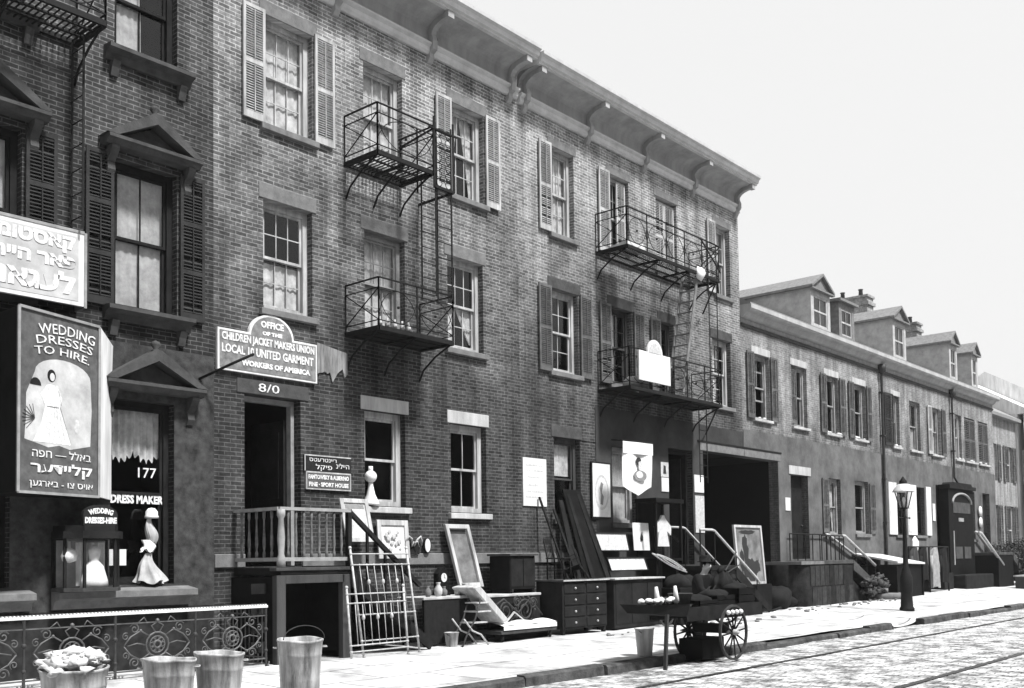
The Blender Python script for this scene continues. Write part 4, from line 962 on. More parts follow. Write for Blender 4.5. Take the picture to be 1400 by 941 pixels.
mb = MB(); e1 = P1+n2*.02+q.normalized()*.03; e2 = P2+n2*.02
mb.add([(e1.x, e1.y, zb+.0), (e2.x, e2.y, zb+.0), (e2.x+.0, e2.y, zt-.75), (e2.x+.02, e2.y, zt-.12), (e1.x, e1.y, zt), (e1.x-n2.x*.03, e1.y-n2.y*.03, zb), (e2.x-n2.x*.03, e2.y-n2.y*.03, zb), (e2.x-n2.x*.03, e2.y-n2.y*.03, zt-.75), (e2.x+.02-n2.x*.03, e2.y-n2.y*.03, zt-.12), (e1.x-n2.x*.03, e1.y-n2.y*.03, zt)],
       [(0,1,2,3,4), (9,8,7,6,5), (0,5,6,1), (1,6,7,2), (2,7,8,3), (3,8,9,4), (4,9,5,0)]); mb.build('white_return', M['white'], WS)
def face_poly(pts, mat, name, off):
    mb = MB(); mb.add([on(.1+(a-.28)*1.14, z+.17, off) for a, z in pts], [tuple(range(len(pts)))]); return mb.build(name, mat, WS, fixn=False)
# arched white field with the bride
fld = [(.28, 3.1)]+[(.30+.0*k, 3.1+.3*k) for k in range(1, 3)]+[(.42+.42*(1-math.cos(math.pi*k/12))*1.0, 4.0+.22*math.sin(math.pi*k/12)) for k in range(13)]+[(1.28, 3.6), (1.26, 3.1)]
fld += [(1.26-.16*k, 3.02+(.04 if k % 2 else 0)) for k in range(1, 6)]
face_poly(fld, plain('painted_field', .42, .8, .35, 3), 'painted_field', .006)
tx, ty = xd.x, xd.y
def wt(s, a, z, size, w, arc=None, f=0.0, m='letter'):
    p = on(a, z, .008); return text(s, p[0], p[1], p[2], size, M[m], WS, width=w, xdir=tuple(xd), nrm=tuple(nr), arc=arc, bold=f)
wt('WEDDING', .80, 4.80, .19, .98, 2.2, .0); wt('DRESSES', .76, 4.65, .16, .98, 2.2, .0); wt('TO HIRE.', .72, 4.50, .15, .95, 2.2, .0)
wt(heb('באלל — חפה'), .72, 3.11, .15, 1.0, None, .0); wt(heb('קליידער'), .72, 2.90, .18, 1.05, None, .004); wt(heb('אויס צו - בארגען'), .72, 2.69, .12, 1.08, None, .0)
# the bride: simple painted figure
def ell(ca, cz, ra, rz, n=16): return [(ca+ra*math.cos(2*math.pi*k/n), cz+rz*math.sin(2*math.pi*k/n)) for k in range(n)]
face_poly(ell(.66, 3.98, .062, .085), M['dark'], 'painted_hair', .009); face_poly(ell(.67, 3.965, .036, .055), M['skin'], 'painted_face_of_bride', .011)
face_poly([(.60, 3.86), (.75, 3.86), (.82, 3.70), (.78, 3.55), (.92, 3.2), (.95, 3.08), (.40, 3.08), (.52, 3.35), (.57, 3.58), (.50, 3.72)], M['letter'], 'painted_dress', .0085)
mbx = MB()
for k in range(7):
    a0, a1 = .48+.034*k, .31+.091*k
    mbx.bar(on(a0, 3.75, .0095), on(a1, 3.29, .0095), .006, .002)
for s_ in (-1, 1): mbx.bar(on(.55+s_*.1, 3.97, .0095), on(.55+s_*.15, 3.77, .0095), .012, .002)
mbx.bar(on(.46, 3.74, .0095), on(.66, 3.74, .0095), .014, .002); mbx.build('painted_folds', plain('paint_shade', .42, .8, .2), WS)
mbx = MB()
for k in range(9):
    a = math.radians(100+k*16); mbx.bar(on(.26, 3.55, .0095), on(.26+.2*math.cos(a), 3.55+.19*math.sin(a), .0095), .01, .002)
mbx.build('painted_palm', M['signM'], WS); face_poly(ell(.43, 3.82, .08, .1)[:9], M['dark'], 'painted_hat', .009); face_poly(ell(1.05, 3.35, .05, .1), M['paperG'], 'painted_flowers', .009)
# showcase (glass case) on the shop sill
VT = thing('showcase', 'small glass showcase with a white bridal gown inside, on the shop sill', 'showcase', (7.0, -.35, 1.27))
fp = [(6.62, -.42), (6.80, -.62), (7.24, -.62), (7.40, -.40), (7.40, -.06), (6.62, -.06)]
mb = MB()
for x, y in fp: mb.box(x-.018, x+.018, y-.018, y+.018, 1.31, 2.0)
mb.build('frame_posts', M['dark'], VT)
mb = MB(); mb.prof_z([(x+(.03 if x > 7 else -.03), y-.03) for x, y in fp], 1.262, 1.315); mb.build('base', M['midwood'], VT)
mb = MB(); mb.prof_z([(x+(.05 if x > 7 else -.05), y-.05) for x, y in fp], 2.0, 2.1)
mb.prof_z([(x*1., y) for x, y in fp], 2.1, 2.18); mb.build('top_moulding', M['dark'], VT)
mb = MB(); mb.prof_y([(6.78, 2.18), (7.28, 2.18), (7.28, 2.33)]+[(7.03+.25*math.cos(a), 2.33+.14*math.sin(a)) for a in [math.pi*k/10 for k in range(1, 10)]]+[(6.78, 2.33)], -.62, -.55)
cr_ = mb.build('crest', M['signK'], VT)
text('WEDDING', 7.03, -.622, 2.385, .1, M['letter'], VT, width=.36, arc=.5, bold=.004); text('DRESSES-HIRE', 7.03, -.622, 2.25, .11, M['letter'], VT, width=.46, bold=.006)
mb = MB()
for i in range(5): a = fp[i]; b = fp[(i+1)]; mb.quad((a[0], a[1], 1.32), (b[0], b[1], 1.32), (b[0], b[1], 2.0), (a[0], a[1], 2.0))
mb.build('glass_pane', M['glassC'], VT, fixn=False)
mb = MB(); mb.box(6.66, 7.37, -.09, -.07, 1.32, 1.98); mb.build('back_panel', M['grey'], VT)
WD = thing('bridal_gown', 'white miniature bridal gown standing inside the glass showcase', 'dress', (7.03, -.36, 1.315))
mb = MB(); mb.lathe([(.20, 0), (.19, .1), (.13, .3), (.06, .38), (.085, .46), (.09, .53), (.04, .57), (.03, .6)], (7.03, -.44, 1.315), 14, True, 1.0, .7); mb.build('gown', M['cloth'], WD)
mb = MB(); curtain_sheet(mb, 6.84, 7.26, 1.34, 1.95, -.27, 5, .02); mb.build('veil', M['cloth'], WD)
mb = MB(); mb.lathe([(.0, .0), (.09, .03), (.11, .1), (.08, .18), (.02, .21), (.015, .3)], (6.70, -.38, 1.66), 12); single('white_bonnet', mb, M['cloth'], 'round white bonnet hanging in the left side of the glass showcase', 'bonnet')
mb = MB(); mb.box(7.45, 7.8, .10, .115, 1.62, 1.86); single('window_card', mb, M['paper'], 'blank white card in the dressmaker window, right of the showcase', 'card')
# hat stand display in the dressmaker window
HS = thing('display_stand', 'slim display stand with a pale hat and lace gloves in the dressmaker window', 'display stand', (8.15, .05, 1.33))
mb = MB(); mb.lathe([(.12, 0), (.11, .02), (.012, .04), (.012, 1.0)], (8.15, .04, 1.34), 10); mb.build('stand', M['ironG'], HS)
mb = MB(); mb.lathe([(.10, 0), (.105, .03), (.09, .045), (.09, .1), (.05, .15), (0, .16)], (8.17, .03, 2.33), 12); mb.build('hat', M['cloth'], HS)
def drape(z0, z1, rf, n, sd, cx=8.15):
    rr = random.Random(sd); p1, p2 = rr.uniform(0, 6), rr.uniform(0, 6); mb = MB()
    mb.sheet(lambda u, v: (cx+(rf(v)*(1+.22*math.sin(n*6.283*u+p1+v*2)+.12*math.sin(13*u*6.283+p2)))*math.cos(6.283*u)+.03*math.sin(v*5+p1), .03+.7*rf(v)*(1+.2*math.sin(n*6.283*u+p2))*math.sin(6.283*u), z0+(z1-z0)*v+.03*math.sin(5*6.283*u+p1)*(1-v)), 54, 12); return mb
drape(1.95, 2.36, lambda v: .06+.03*math.sin(v*5), 3, 1).build('lace_scarf', M['clothG'], HS)
drape(1.84, 2.0, lambda v: .11-.05*v, 4, 2, 8.11).build('gloves', M['cloth'], HS)
drape(1.36, 1.8, lambda v: .19*(1-v)**1.3+.045, 5, 3, 8.12).build('lace_skirt', M['clothG'], HS)
# posters on C
PB = thing('faded_poster', 'white board with faint grey lines hanging on the brick left of the curtained shop window', 'poster', (17.26, -.02, 2.8))
mb = MB(); mb.box(16.86, 17.66, -.03, -.004, 2.8, 3.85); mb.build('board', M['paper'], PB)
mb = MB(); rr = random.Random(6)
for k, z in enumerate((3.68, 3.56, 3.42, 3.24, 3.1, 2.98)):
    x = 16.95
    while x < 17.55: l = rr.uniform(.03, .1); mb.box(x, min(17.57, x+l), -.033, -.0305, z, z+rr.choice((.02, .035))); x += l+.02
mb.build('faded_lines', M['paperG'], PB)
FP = thing('framed_poster', 'tall framed poster with an oval picture between two shop windows', 'poster', (19.7, -.05, 2.6))
mb = MB(); mb.box(19.3, 20.08, -.06, -.022, 2.58, 3.92); mb.build('frame', M['dark'], FP)
mb = MB(); mb.box(19.34, 20.04, -.066, -.0602, 2.62, 3.88); mb.build('print', M['paper'], FP)
mb = MB(); o_ = [(19.69+.28*math.cos(2*math.pi*k/20), 3.2+.42*math.sin(2*math.pi*k/20)) for k in range(20)]; mb.prof_y(o_, -.069, -.0662)
mb.build('oval_mount', M['paperG'], FP)
mb = MB(); mb.prof_y([(19.69+.23*math.cos(2*math.pi*k/20), 3.2+.36*math.sin(2*math.pi*k/20)) for k in range(20)], -.071, -.0692); mb.build('oval_picture', M['paper'], FP)
mb = MB(); mb.prof_y([(19.62, 2.92), (19.72, 2.9), (19.76, 3.1), (19.68, 3.2), (19.75, 3.4), (19.66, 3.45), (19.6, 3.3), (19.66, 3.15)], -.073, -.0712); mb.build('printed_figure', M['inkG'], FP)
# banner on a pole
BN = thing('portrait_banner', 'white pointed banner with a small ink portrait hanging from a wall pole', 'banner', (20.3, -.7, 3.1))
bx0, bx1 = 19.62, 20.83; by = -.72
mb = MB()
def bn(u, v):
    x = bx0+(bx1-bx0)*u; zb_ = 3.32-.22*(1-abs(2*u-1)); z = zb_+(4.28-zb_)*v+.02*u
    return (x, by+.02*math.sin(u*9+v*3)-.02*v, z)
mb.sheet(bn, 20, 12); mb.build('banner_cloth', M['cloth'], BN, fixn=False)
mb = MB(); mb.sheet(lambda u, v: (bx0-.03+(bx1-bx0+.06)*u, by-.045+.012*math.sin(u*9), 4.08+.28*v+.02*u), 20, 3); mb.build('banner_top_band', M['cloth'], BN, fixn=False)
mb = MB(); mb.tube([(bx0-.1, by-.02, 4.38), (bx1+.1, by-.02, 4.40)], .018, 6); mb.tube([(20.2, by, 4.4), (20.2, 0, 4.5)], .016, 6); mb.build('pole', M['dark'], BN)
def flat(pts, y, mat, name, par, t=.006): mb = MB(); mb.prof_y(pts, y-t, y); return mb.build(name, mat, par)
flat([(20.22+.11*math.cos(a), 3.92+.1*math.sin(a)) for a in [k*.5236 for k in range(12)]]+[], by-.05, M['ink'], 'printed_hair', BN)
flat([(20.20, 3.72), (20.30, 3.74), (20.34, 3.86), (20.30, 3.93), (20.20, 3.9)], by-.058, M['paperG'], 'printed_profile', BN)
flat([(20.28+.27*math.cos(a), 3.58+.13*math.sin(a)) for a in [k*.4189 for k in range(15)]], by-.05, M['inkG'], 'printed_collar', BN); flat([(20.24+.14*math.cos(a), 3.6+.085*math.sin(a)) for a in [k*.5236 for k in range(12)]], by-.058, M['paper'], 'printed_shirt', BN)
# small wall pictures / cards
SP = thing('wall_picture', 'small upright picture over a white card, left of the stoop door by the passage', 'picture', (22.55, -.03, 3.3))
mb = MB(); mb.box(22.32, 22.68, -.045, -.022, 3.72, 4.1); mb.build('print', M['paperG'], SP); mb = MB(); mb.box(22.34, 22.68, -.045, -.022, 3.34, 3.70); mb.build('card', M['paper'], SP)
flat([(22.42, 3.8), (22.56, 3.8), (22.54, 4.0), (22.45, 4.02)], -.0455, M['ink'], 'printed_head', SP)
mb = MB(); mb.box(23.97, 24.46, -.04, -.022, 3.39, 3.86); single('white_notice', mb, M['paper'], 'white square notice on the pillar left of the passage', 'notice')
mb = MB(); mb.box(23.99, 24.46, -.04, -.022, 2.3, 3.3); single('torn_poster', mb, M['paperG'], 'grey torn poster below the white notice on the passage pillar', 'poster')
mb = MB(); mb.box(29.35, 29.68, -.04, -.022, 3.05, 3.45); single('white_notice', mb, M['paper'], 'small white notice on the pale wall left of the row house door', 'notice')
mb = MB(); mb.box(42.5, 42.8, -.05, -.022, 3.0, 3.7); single('door_plate', mb, M['paper'], 'white plate left of the arched dark shopfront', 'plate')
for k, (z, lb) in enumerate(((3.55, 'upper of two round white plates beside the last row house door'), (3.05, 'lower of two round white plates beside the last row house door'))):
    mb = MB(); mb.lathe([(.001, -.02), (.24, 0), (.24, .02), (.001, .03)], (0, 0, 0), 14)
    o = single('round_plate', mb, M['paper'], lb, 'plate'); o.rotation_euler = (R(90), 0, 0); o.location = (48.6, -.06, z)
# white board on the lower long fire escape
FS = thing('balcony_board', 'blank white board with a rounded top hung on the lower long fire escape rail', 'sign', (20.65, -1.0, 5.8))
mb = MB(); mb.prof_y(arch_outline(19.98, 21.34, 5.82, 6.52, 20.35, 21.0, 6.85), -1.0, -.96); mb.build('board', M['white'], FS)
mb = MB(); mb.prof_y([(20.675+.25*math.cos(a), 6.52+.24*math.sin(a)) for a in [math.pi*k/12 for k in range(13)]], -1.006, -1.0005); mb.build('arch_panel', M['paperG'], FS)
# ================================================================== ORNAMENTAL FENCE
FN = thing('iron_fence', 'ornamental cast iron area fence with a top rail coloured as if catching light, at the bottom left', 'fence', (7.0, -1.2, 0))
yf = -1.2; x_end = 9.38; fence_iron = plain('fence_iron', .075, .5, .5, 9, spec=.5)
mb = MB(); mb.box(1.4, x_end, yf-.03, yf+.03, .95, .985)
x = 1.42
while x < x_end-.03: mb.box(x, x+.022, yf-.022, yf+.022, .985, 1.002); x += .048
mb.build('top_rail', M['white'], FN)  # white colour stands in for light caught along the rail
mb = MB()
for a, b in ((.82, .835), (.17, .19), (.08, .1)): mb.box(1.4, x_end, yf-.012, yf+.012, a, b)
for zz in (.09, .18, .83): mb.box(x_end-.02, x_end, yf, -.05, zz, zz+.02)
mb.box(x_end-.03, x_end, yf+.03, -.05, .95, .98)
for k in range(10): mb.box(x_end-.018, x_end-.002, yf+.1+k*.11, yf+.115+k*.11, .1, .95)
mb.build('frame_rails', fence_iron, FN)
def circ(c, r, n=14, a0=0, a1=2*math.pi): return [(c[0]+r*math.cos(a0+(a1-a0)*k/n), yf, c[1]+r*math.sin(a0+(a1-a0)*k/n)) for k in range(n+(0 if a1-a0 > 6.2 else 1))]
def spiral(cx, cz, r0, turns, d=1, a0=0):
    n = int(12*turns); return [(cx+d*(r0*(1-k/n*.8))*math.cos(a0+2*math.pi*turns*k/n), yf, cz+(r0*(1-k/n*.8))*math.sin(a0+2*math.pi*turns*k/n)) for k in range(n+1)]
step = 1.21; cxs = [8.77-step*i for i in range(6)]
for i, cx in enumerate(cxs):
    mb = MB(); cz = .52
    mb.tube(circ((cx, cz), .17), .013, 5, True); mb.tube(circ((cx, cz), .115), .008, 5, True); mb.tube(circ((cx, cz), .05), .016, 5, True)
    for k in range(8):
        a = k*math.pi/4; mb.tube(circ((cx+.085*math.cos(a), cz+.085*math.sin(a)), .03, 6), .007, 4, True)
    for s in (-1, 1):
        for t in (-1, 1):
            mb.tube([(cx+s*.12, yf, cz+t*.12), (cx+s*.25, yf, cz+t*.2), (cx+s*.40, yf, cz+t*.12), (cx+s*.50, yf, cz+t*.0)], .011, 5)
            mb.tube(spiral(cx+s*.34, cz+t*.23, .075, 1.4, s, t*.5), .009, 4)
            mb.tube(spiral(cx+s*.47, cz+t*.13, .055, 1.3, -s, t*1.), .008, 4)
            mb.tube([(cx+s*.03, yf, cz+t*.17), (cx+s*.09, yf, cz+t*.26), (cx, yf, cz+t*.31)], .010, 5)
            mb.ball((cx+s*.25, yf, cz+t*.2), .024, 6)
        mb.tube([(cx+s*.17, yf, cz), (cx+s*.3, yf, cz+.03), (cx+s*.44, yf, cz)], .009, 5)
        mb.tube([(cx+s*.15, yf, .82), (cx+s*.2, yf, .90), (cx+s*.3, yf, .82)], .009, 5)
        mb.tube(circ((cx+s*.58, .13), .07, 8, math.pi, 2*math.pi), .012, 5)
    mb.ball((cx, yf, cz+.33), .03, 8); mb.build('scroll_panel', fence_iron, FN)
for i in range(6):
    px = 9.36-step*i if i else x_end-.02
    mb = MB(); mb.lathe([(.028, 0), (.022, .1), (.016, .5), (.022, .9), (.03, .945)], (px, yf, 0.03), 8); mb.box(px-.045, px+.045, yf-.03, yf+.03, .03, .07)
    mb.ball((px, yf, .62), .035, 8); mb.ball((px, yf, .3), .03, 8); mb.build('post', M['ironG'], FN)
mb = MB(); mb.box(1.2, 9.3, -1.26, -1.14, .0, .09); CP = single('stone_coping', mb, M['palestone'], 'low pale stone coping under the iron fence', 'coping')

# ================================================================== ASH CANS
def ash_can(x, y, r, h, label, lid=None, seed=1, handle=True):
    z = gz(x, y); T = thing('ash_can', label, 'ash can', (x, y, z), 'battered metal ash cans along the kerb')
    rr = random.Random(seed)
    mb = MB(); n = 28; prof = [(.80, 0), (.80, .03), (.83, .04), (.86, .3), (.87, .32), (.86, .34), (.93, .72), (.945, .73), (.94, .76), (.985, .95), (1.0, .955), (1.02, .97), (1.02, .99), (1.0, 1.0)]
    inner = [(.965, .985), (.9, .6), (.80, .12), (0.0, .12)]
    ph = [rr.uniform(0, 6) for _ in range(4)]
    vs = []
    for q, (a, b) in enumerate(prof+inner):
        for k in range(n):
            th = 2*math.pi*k/n; d = 1+.018*math.sin(2*th+ph[0])*b+.010*math.sin(3*th+ph[1]+b*4)+.008*math.sin(5*th+ph[2]+b*9)
            vs.append((x+r*a*d*math.cos(th), y+r*a*d*math.sin(th), z+h*b+(.012*math.sin(th+ph[3])+.006*math.sin(4*th+ph[1]))*b))
    m = len(prof+inner)
    mb.add(vs, [(i*n+k, i*n+(k+1) % n, (i+1)*n+(k+1) % n, (i+1)*n+k) for i in range(m-1) for k in range(n)], True)
    mb.build('can_body', M['zinc'], T)
    for s in (-1, 1):
        mb = MB(); a = .6; c = Vector((x+s*r*1.0*math.cos(a), y-s*r*math.sin(a)*1., z+h*.86)); o = Vector((s*math.cos(a), -s*math.sin(a), 0)); t = Vector((o.y, -o.x, 0))
        mb.tube([c-t*.07-o*.02, c-t*.07+o*.035, c+t*.07+o*.035, c+t*.07-o*.02], .009, 6); mb.box(-.001, .001, -.001, .001, 0, .001, Matrix.Translation(c)); mb.build('lug_handle', M['zinc'], T)
    if handle:
        mb = MB(); mb.tube([(x-r*.95*math.cos(t), y+r*.2*math.cos(t)-.08, z+h+.16*math.sin(t)) for t in [math.pi*k/12 for k in range(13)]], .006, 5); mb.build('bail_handle', M['ironG'], T)
    return T, z+h
ash_can(7.62, -4.32, .275, .70, 'ash can with a wire bail, rightmost and in front of the cellar doorway', seed=2)
ash_can(6.33, -4.6, .262, .655, 'second ash can from the right, touching its neighbour', seed=5, handle=False)
ash_can(5.72, -4.62, .268, .64, 'third ash can from the right, with a tilted open rim', seed=9, handle=False)
T_, zt_ = ash_can(4.60, -4.86, .30, .66, 'leftmost ash can, heaped with pale crumpled rubbish', seed=12, handle=False)
mb = MB(); rr = random.Random(4)
for k in range(60):
    a = rr.uniform(0, 6.28); q = rr.uniform(0, .28); mb.blob((4.60+q*math.cos(a), -4.86+q*math.sin(a), zt_-.02+.10*(1-q/.3)+rr.uniform(0, .09)), rr.uniform(.025, .075), k, rr.uniform(.8, 1.7), 1, rr.uniform(.5, 1), 7, .75)
mb.blob((4.36, -5.0, zt_-.01), .07, 60, 1.3, 1, .7, 8, .6); tag(mb.build('rubbish_heap', M['snow']), 'heap of pale crumpled rags and ash spilling over the leftmost ash can', 'rubbish')

# ================================================================== SECOND-HAND FURNITURE ON THE PAVEMENT
def G(x, y): return gz(x, y)
# bedsteads
def bedstead(label, x0, x1, h, y0, y1, rails, spin, mat, knob=.03, tilt=.0, mids=()):
    """iron bed end leaning back: bottom at y0, top at y1"""
    T = thing('iron_bedstead', label, 'bedstead', ((x0+x1)/2, y0, G(x0, y0)), 'iron bed ends by the stoop'); z0 = G(x0, y0)
    P = lambda x, z: (x+tilt*(z/h), y0+(y1-y0)*z/h, z0+z)
    for x in (x0, x1):
        mb = MB(); mb.tube([P(x, 0), P(x, h)], .019, 8); mb.ball(P(x, h+.02), knob, 8)
        for r_ in rails: mb.ball(P(x, r_), .028, 8)
        mb.lathe([(.03, 0), (.012, .04)], P(x, 0), 8)
        mb.build('post', mat, T)
    mb = MB()
    for r_ in rails: mb.tube([P(x0, r_), P(x1, r_)], .0125, 6)
    mb.build('rail', mat, T)
    mb = MB(); a, b, n = spin
    for i in range(1, n):
        x = x0+(x1-x0)*i/n; mb.tube([P(x, a), P(x, b)], .007, 5); mb.ball(P(x, b), .018, 6); mb.ball(P(x, a), .018, 6)
        if i % 2 == 0: mb.ball(P(x, (a*.35+b*.65)), .03, 8, sz=1.6)
    mb.build('spindles', mat, T)
    return T
bedstead('tall iron bed end leaning on the stoop, behind a shorter one', 11.12, 12.38, 1.78, -1.42, -1.28, [1.70, 1.52, .70, .27], (.70, 1.52, 8), M['ironP'], tilt=-.16)
bedstead('shorter iron bed end with knobbed rails, in front of the tall one', 10.78, 12.02, 1.14, -1.52, -1.46, [1.05, .90, .22, .12], (.22, .90, 8), M['ironP'], tilt=-.05)
# framed pictures against the wall
def framed(label, x0, x1, z0, z1, y0, y1, fm, cm, fw=.09, cat='picture', name='framed_picture', mark=None, th=.04, shear=0):
    """leaning frame: bottom edge at y0, top at y1"""
    T = thing(name, label, cat, ((x0+x1)/2, y0, z0))
    def P(x, z, o=0): return (x+shear*(z-z0), y0+(y1-y0)*(z-z0)/(z1-z0)-o, z)
    def slab(mb, a, b, c, d, o0, o1):
        mb.add([P(a, c, o0), P(b, c, o0), P(b, d, o0), P(a, d, o0), P(a, c, o1), P(b, c, o1), P(b, d, o1), P(a, d, o1)], [(0,1,2,3), (7,6,5,4), (0,4,5,1), (1,5,6,2), (2,6,7,3), (3,7,4,0)])
    mb = MB(); slab(mb, x0, x0+fw, z0, z1, 0, th); slab(mb, x1-fw, x1, z0, z1, 0, th); slab(mb, x0+fw, x1-fw, z0, z0+fw, 0, th-.001); slab(mb, x0+fw, x1-fw, z1-fw, z1, 0, th-.001)
    mb.build('frame', fm, T, bevel=.006)
    mb = MB(); slab(mb, x0+fw, x1-fw, z0+fw, z1-fw, .004, .012); mb.build('picture_face' if cat != 'mirror' else 'glass', cm, T)
    if mark:
        mb = MB(); slab(mb, x0+fw+.03, x1-fw-.03, z1-fw-.1, z1-fw-.03, .0125, .016); mb.build('inner_shade', mark, T)
    return T, P
T_, P_ = framed('pale framed picture leaning on the wall under the first shop window', 12.6, 13.38, 1.68, 2.40, -.12, -.06, M['offwhite'], M['paper'], .1, mark=None)
rr = random.Random(3); mb = MB()
for k in range(16): x = rr.uniform(12.78, 13.2); z = rr.uniform(1.84, 2.2); mb.blob((x, -.135, z), rr.uniform(.02, .05), k, 1, .08, 1.2, 7)
mb.build('printed_flowers', M['paperG'], T_)
framed('small pale frame propped against the stair rail beside the doorway', 11.65, 12.3, 1.98, 2.76, -.35, -.15, M['offwhite'], M['paperG'], .08, mark=M['inkG'])
T_, P_ = framed('tall pale-framed mirror leaning at a tilt above the cluttered table', 14.52, 15.2, 1.10, 2.35, -.30, -.08, M['offwhite'], M['mirror'], .085, 'mirror', 'framed_mirror', M['ink'], th=.07, shear=-.15)
mb = MB(); mb.prof_y([(13.90+.09*math.cos(a), 1.93+.15*math.sin(a)) for a in [k*math.pi/10 for k in range(20)]], -.10, -.05); o = mb.build('oval_mirror_back', M['dark'])
OM = thing('hand_mirror', 'small rounded mirror hanging on the wall right of the mounted horns', 'mirror', (13.9, -.06, 1.78)); o.name = 'frame'; o.parent = OM; o.matrix_parent_inverse = Matrix.Translation((-13.9, .06, -1.78))
mb = MB(); mb.prof_y([(13.89+.07*math.cos(a), 1.93+.13*math.sin(a)) for a in [k*math.pi/10 for k in range(20)]], -.108, -.101); mb.build('glass', M['paper'], OM)
HN = thing('mounted_horns', 'pair of pale curled horns mounted on a dark plaque, between the picture and the mirror', 'horns', (13.5, -.06, 1.8))
mb = MB(); mb.prof_y([(13.32, 1.76), (13.68, 1.76), (13.72, 1.95), (13.5, 2.05), (13.28, 1.95)], -.09, -.05); mb.build('plaque', M['dark'], HN)
mb = MB()
for s in (-1, 1):
    mb.tube([(13.5+s*.02, -.10, 1.92), (13.5+s*.08, -.16, 2.05), (13.5+s*.15, -.16, 2.1), (13.5+s*.21, -.13, 2.02), (13.5+s*.22, -.12, 1.93)], [.022, .02, .017, .012, .004], 7)
    mb.tube([(13.5+s*.03, -.12, 1.96), (13.5-s*.05, -.18, 2.0), (13.5-s*.1, -.17, 1.9)], [.014, .012, .004], 6)
mb.build('horns', M['offwhite'], HN)
# dark draped table with jars
def table(label, x0, x1, y0, y1, h, topm, legm, cloth=None, name='table', zb=None, cat='table', th=.05, lw=.05, group=None):
    z = G((x0+x1)/2, (y0+y1)/2) if zb is None else zb
    T = thing(name, label, cat, ((x0+x1)/2, (y0+y1)/2, z), group)
    mb = MB(); mb.box(x0-.03, x1+.03, y0-.03, y1+.03, z+h-th, z+h); mb.build('table_top', topm, T, bevel=.008)
    for x in (x0+.02, x1-.02-lw):
        for y in (y0+.02, y1-.02-lw):
            mb = MB(); mb.add([(x, y, z+h-th), (x+lw, y, z+h-th), (x+lw, y+lw, z+h-th), (x, y+lw, z+h-th), (x+lw*.2, y+lw*.2, z), (x+lw*.8, y+lw*.2, z), (x+lw*.8, y+lw*.8, z), (x+lw*.2, y+lw*.8, z)], [(0,1,2,3), (7,6,5,4), (0,4,5,1), (1,5,6,2), (2,6,7,3), (3,7,4,0)])
            mb.build('leg', legm, T)
    if cloth:
        mb = MB(); mb.sheet(lambda u, v: (x0+(x1-x0)*u, y0-.01-.02*math.sin(u*40)*(1-v), z+.04+(h-th-.045)*v), 50, 4); mb.build('drape', cloth, T)
    else:
        mb = MB(); mb.box(x0+.04, x1-.04, y0+.03, y0+.05, z+h-th-.14, z+h-th-.001); mb.build('apron', legm, T)
    return T, z+h
t1, zt1 = table('dark draped table with jars and a clock on its pale top', 12.95, 14.3, -.95, -.3, .90, M['palestone'], M['dark'], M['clothK'])
for i, (x, y, hh, r) in enumerate(((13.2, -.8, .2, .06), (13.42, -.85, .26, .075), (13.62, -.8, .18, .06), (13.95, -.82, .16, .055), (14.15, -.8, .22, .06))):
    mb = MB(); mb.lathe([(r*.6, 0), (r, hh*.2), (r*1.05, hh*.55), (r*.5, hh*.78), (r*.45, hh*.9), (r*.65, hh)], (x, y, zt1), 10)
    single('jar', mb, M['palestone' if i % 2 else 'midstone'], ['low grey jar at the left end of the draped table', 'taller pale jar, second from the left on the draped table', 'grey jar in the middle of the draped table before the clock', 'small pale jar right of the clock', 'grey jar at the right end of the draped table'][i], 'jar', 'jars on the draped table')
CK = thing('mantel_clock', 'dark mantel clock with a white dial on the draped table', 'clock', (13.85, -.5, zt1))
mb = MB(); mb.box(13.68, 14.0, -.6, -.42, zt1, zt1+.06); mb.prof_y([(13.7, zt1+.06), (13.98, zt1+.06), (13.98, zt1+.42), (13.84, zt1+.56), (13.7, zt1+.42)], -.58, -.44); mb.build('case', M['darkB'], CK, bevel=.006)
mb = MB(); mb.prof_y([(13.84+.075*math.cos(a), zt1+.34+.085*math.sin(a)) for a in [k*math.pi/8 for k in range(16)]], -.59, -.581); d_ = mb.build('dial', M['paper'], CK)
mb = MB(); mb.bar((13.84, -.593, zt1+.34), (13.84, -.593, zt1+.40), .008, .004); mb.bar((13.84, -.593, zt1+.34), (13.88, -.593, zt1+.33), .008, .004); mb.build('clock_hands', M['ink'], d_)
# bucket
def bucket(label, x, y, r, h, mat, zb=None):
    z = G(x, y) if zb is None else zb; T = thing('bucket', label, 'bucket', (x, y, z))
    mb = MB(); mb.lathe([(r*.74, 0), (r*.76, .01), (r*.98, h*.95), (r*1.04, h*.96), (r*1.04, h), (r*.96, h), (r*.72, .03), (0, .03)], (x, y, z), 18); mb.build('pail', mat, T)
    mb = MB(); mb.tube([(x-r*math.cos(t), y-.1*math.sin(t), z+h*.92-r*.5*math.sin(t)) for t in [math.pi*k/10 for k in range(11)]], .006, 5); mb.build('bail_handle', M['ironG'], T); return T
bucket('small pale bucket on the pavement before the draped table', 13.45, -1.15, .135, .26, M['zinc'])
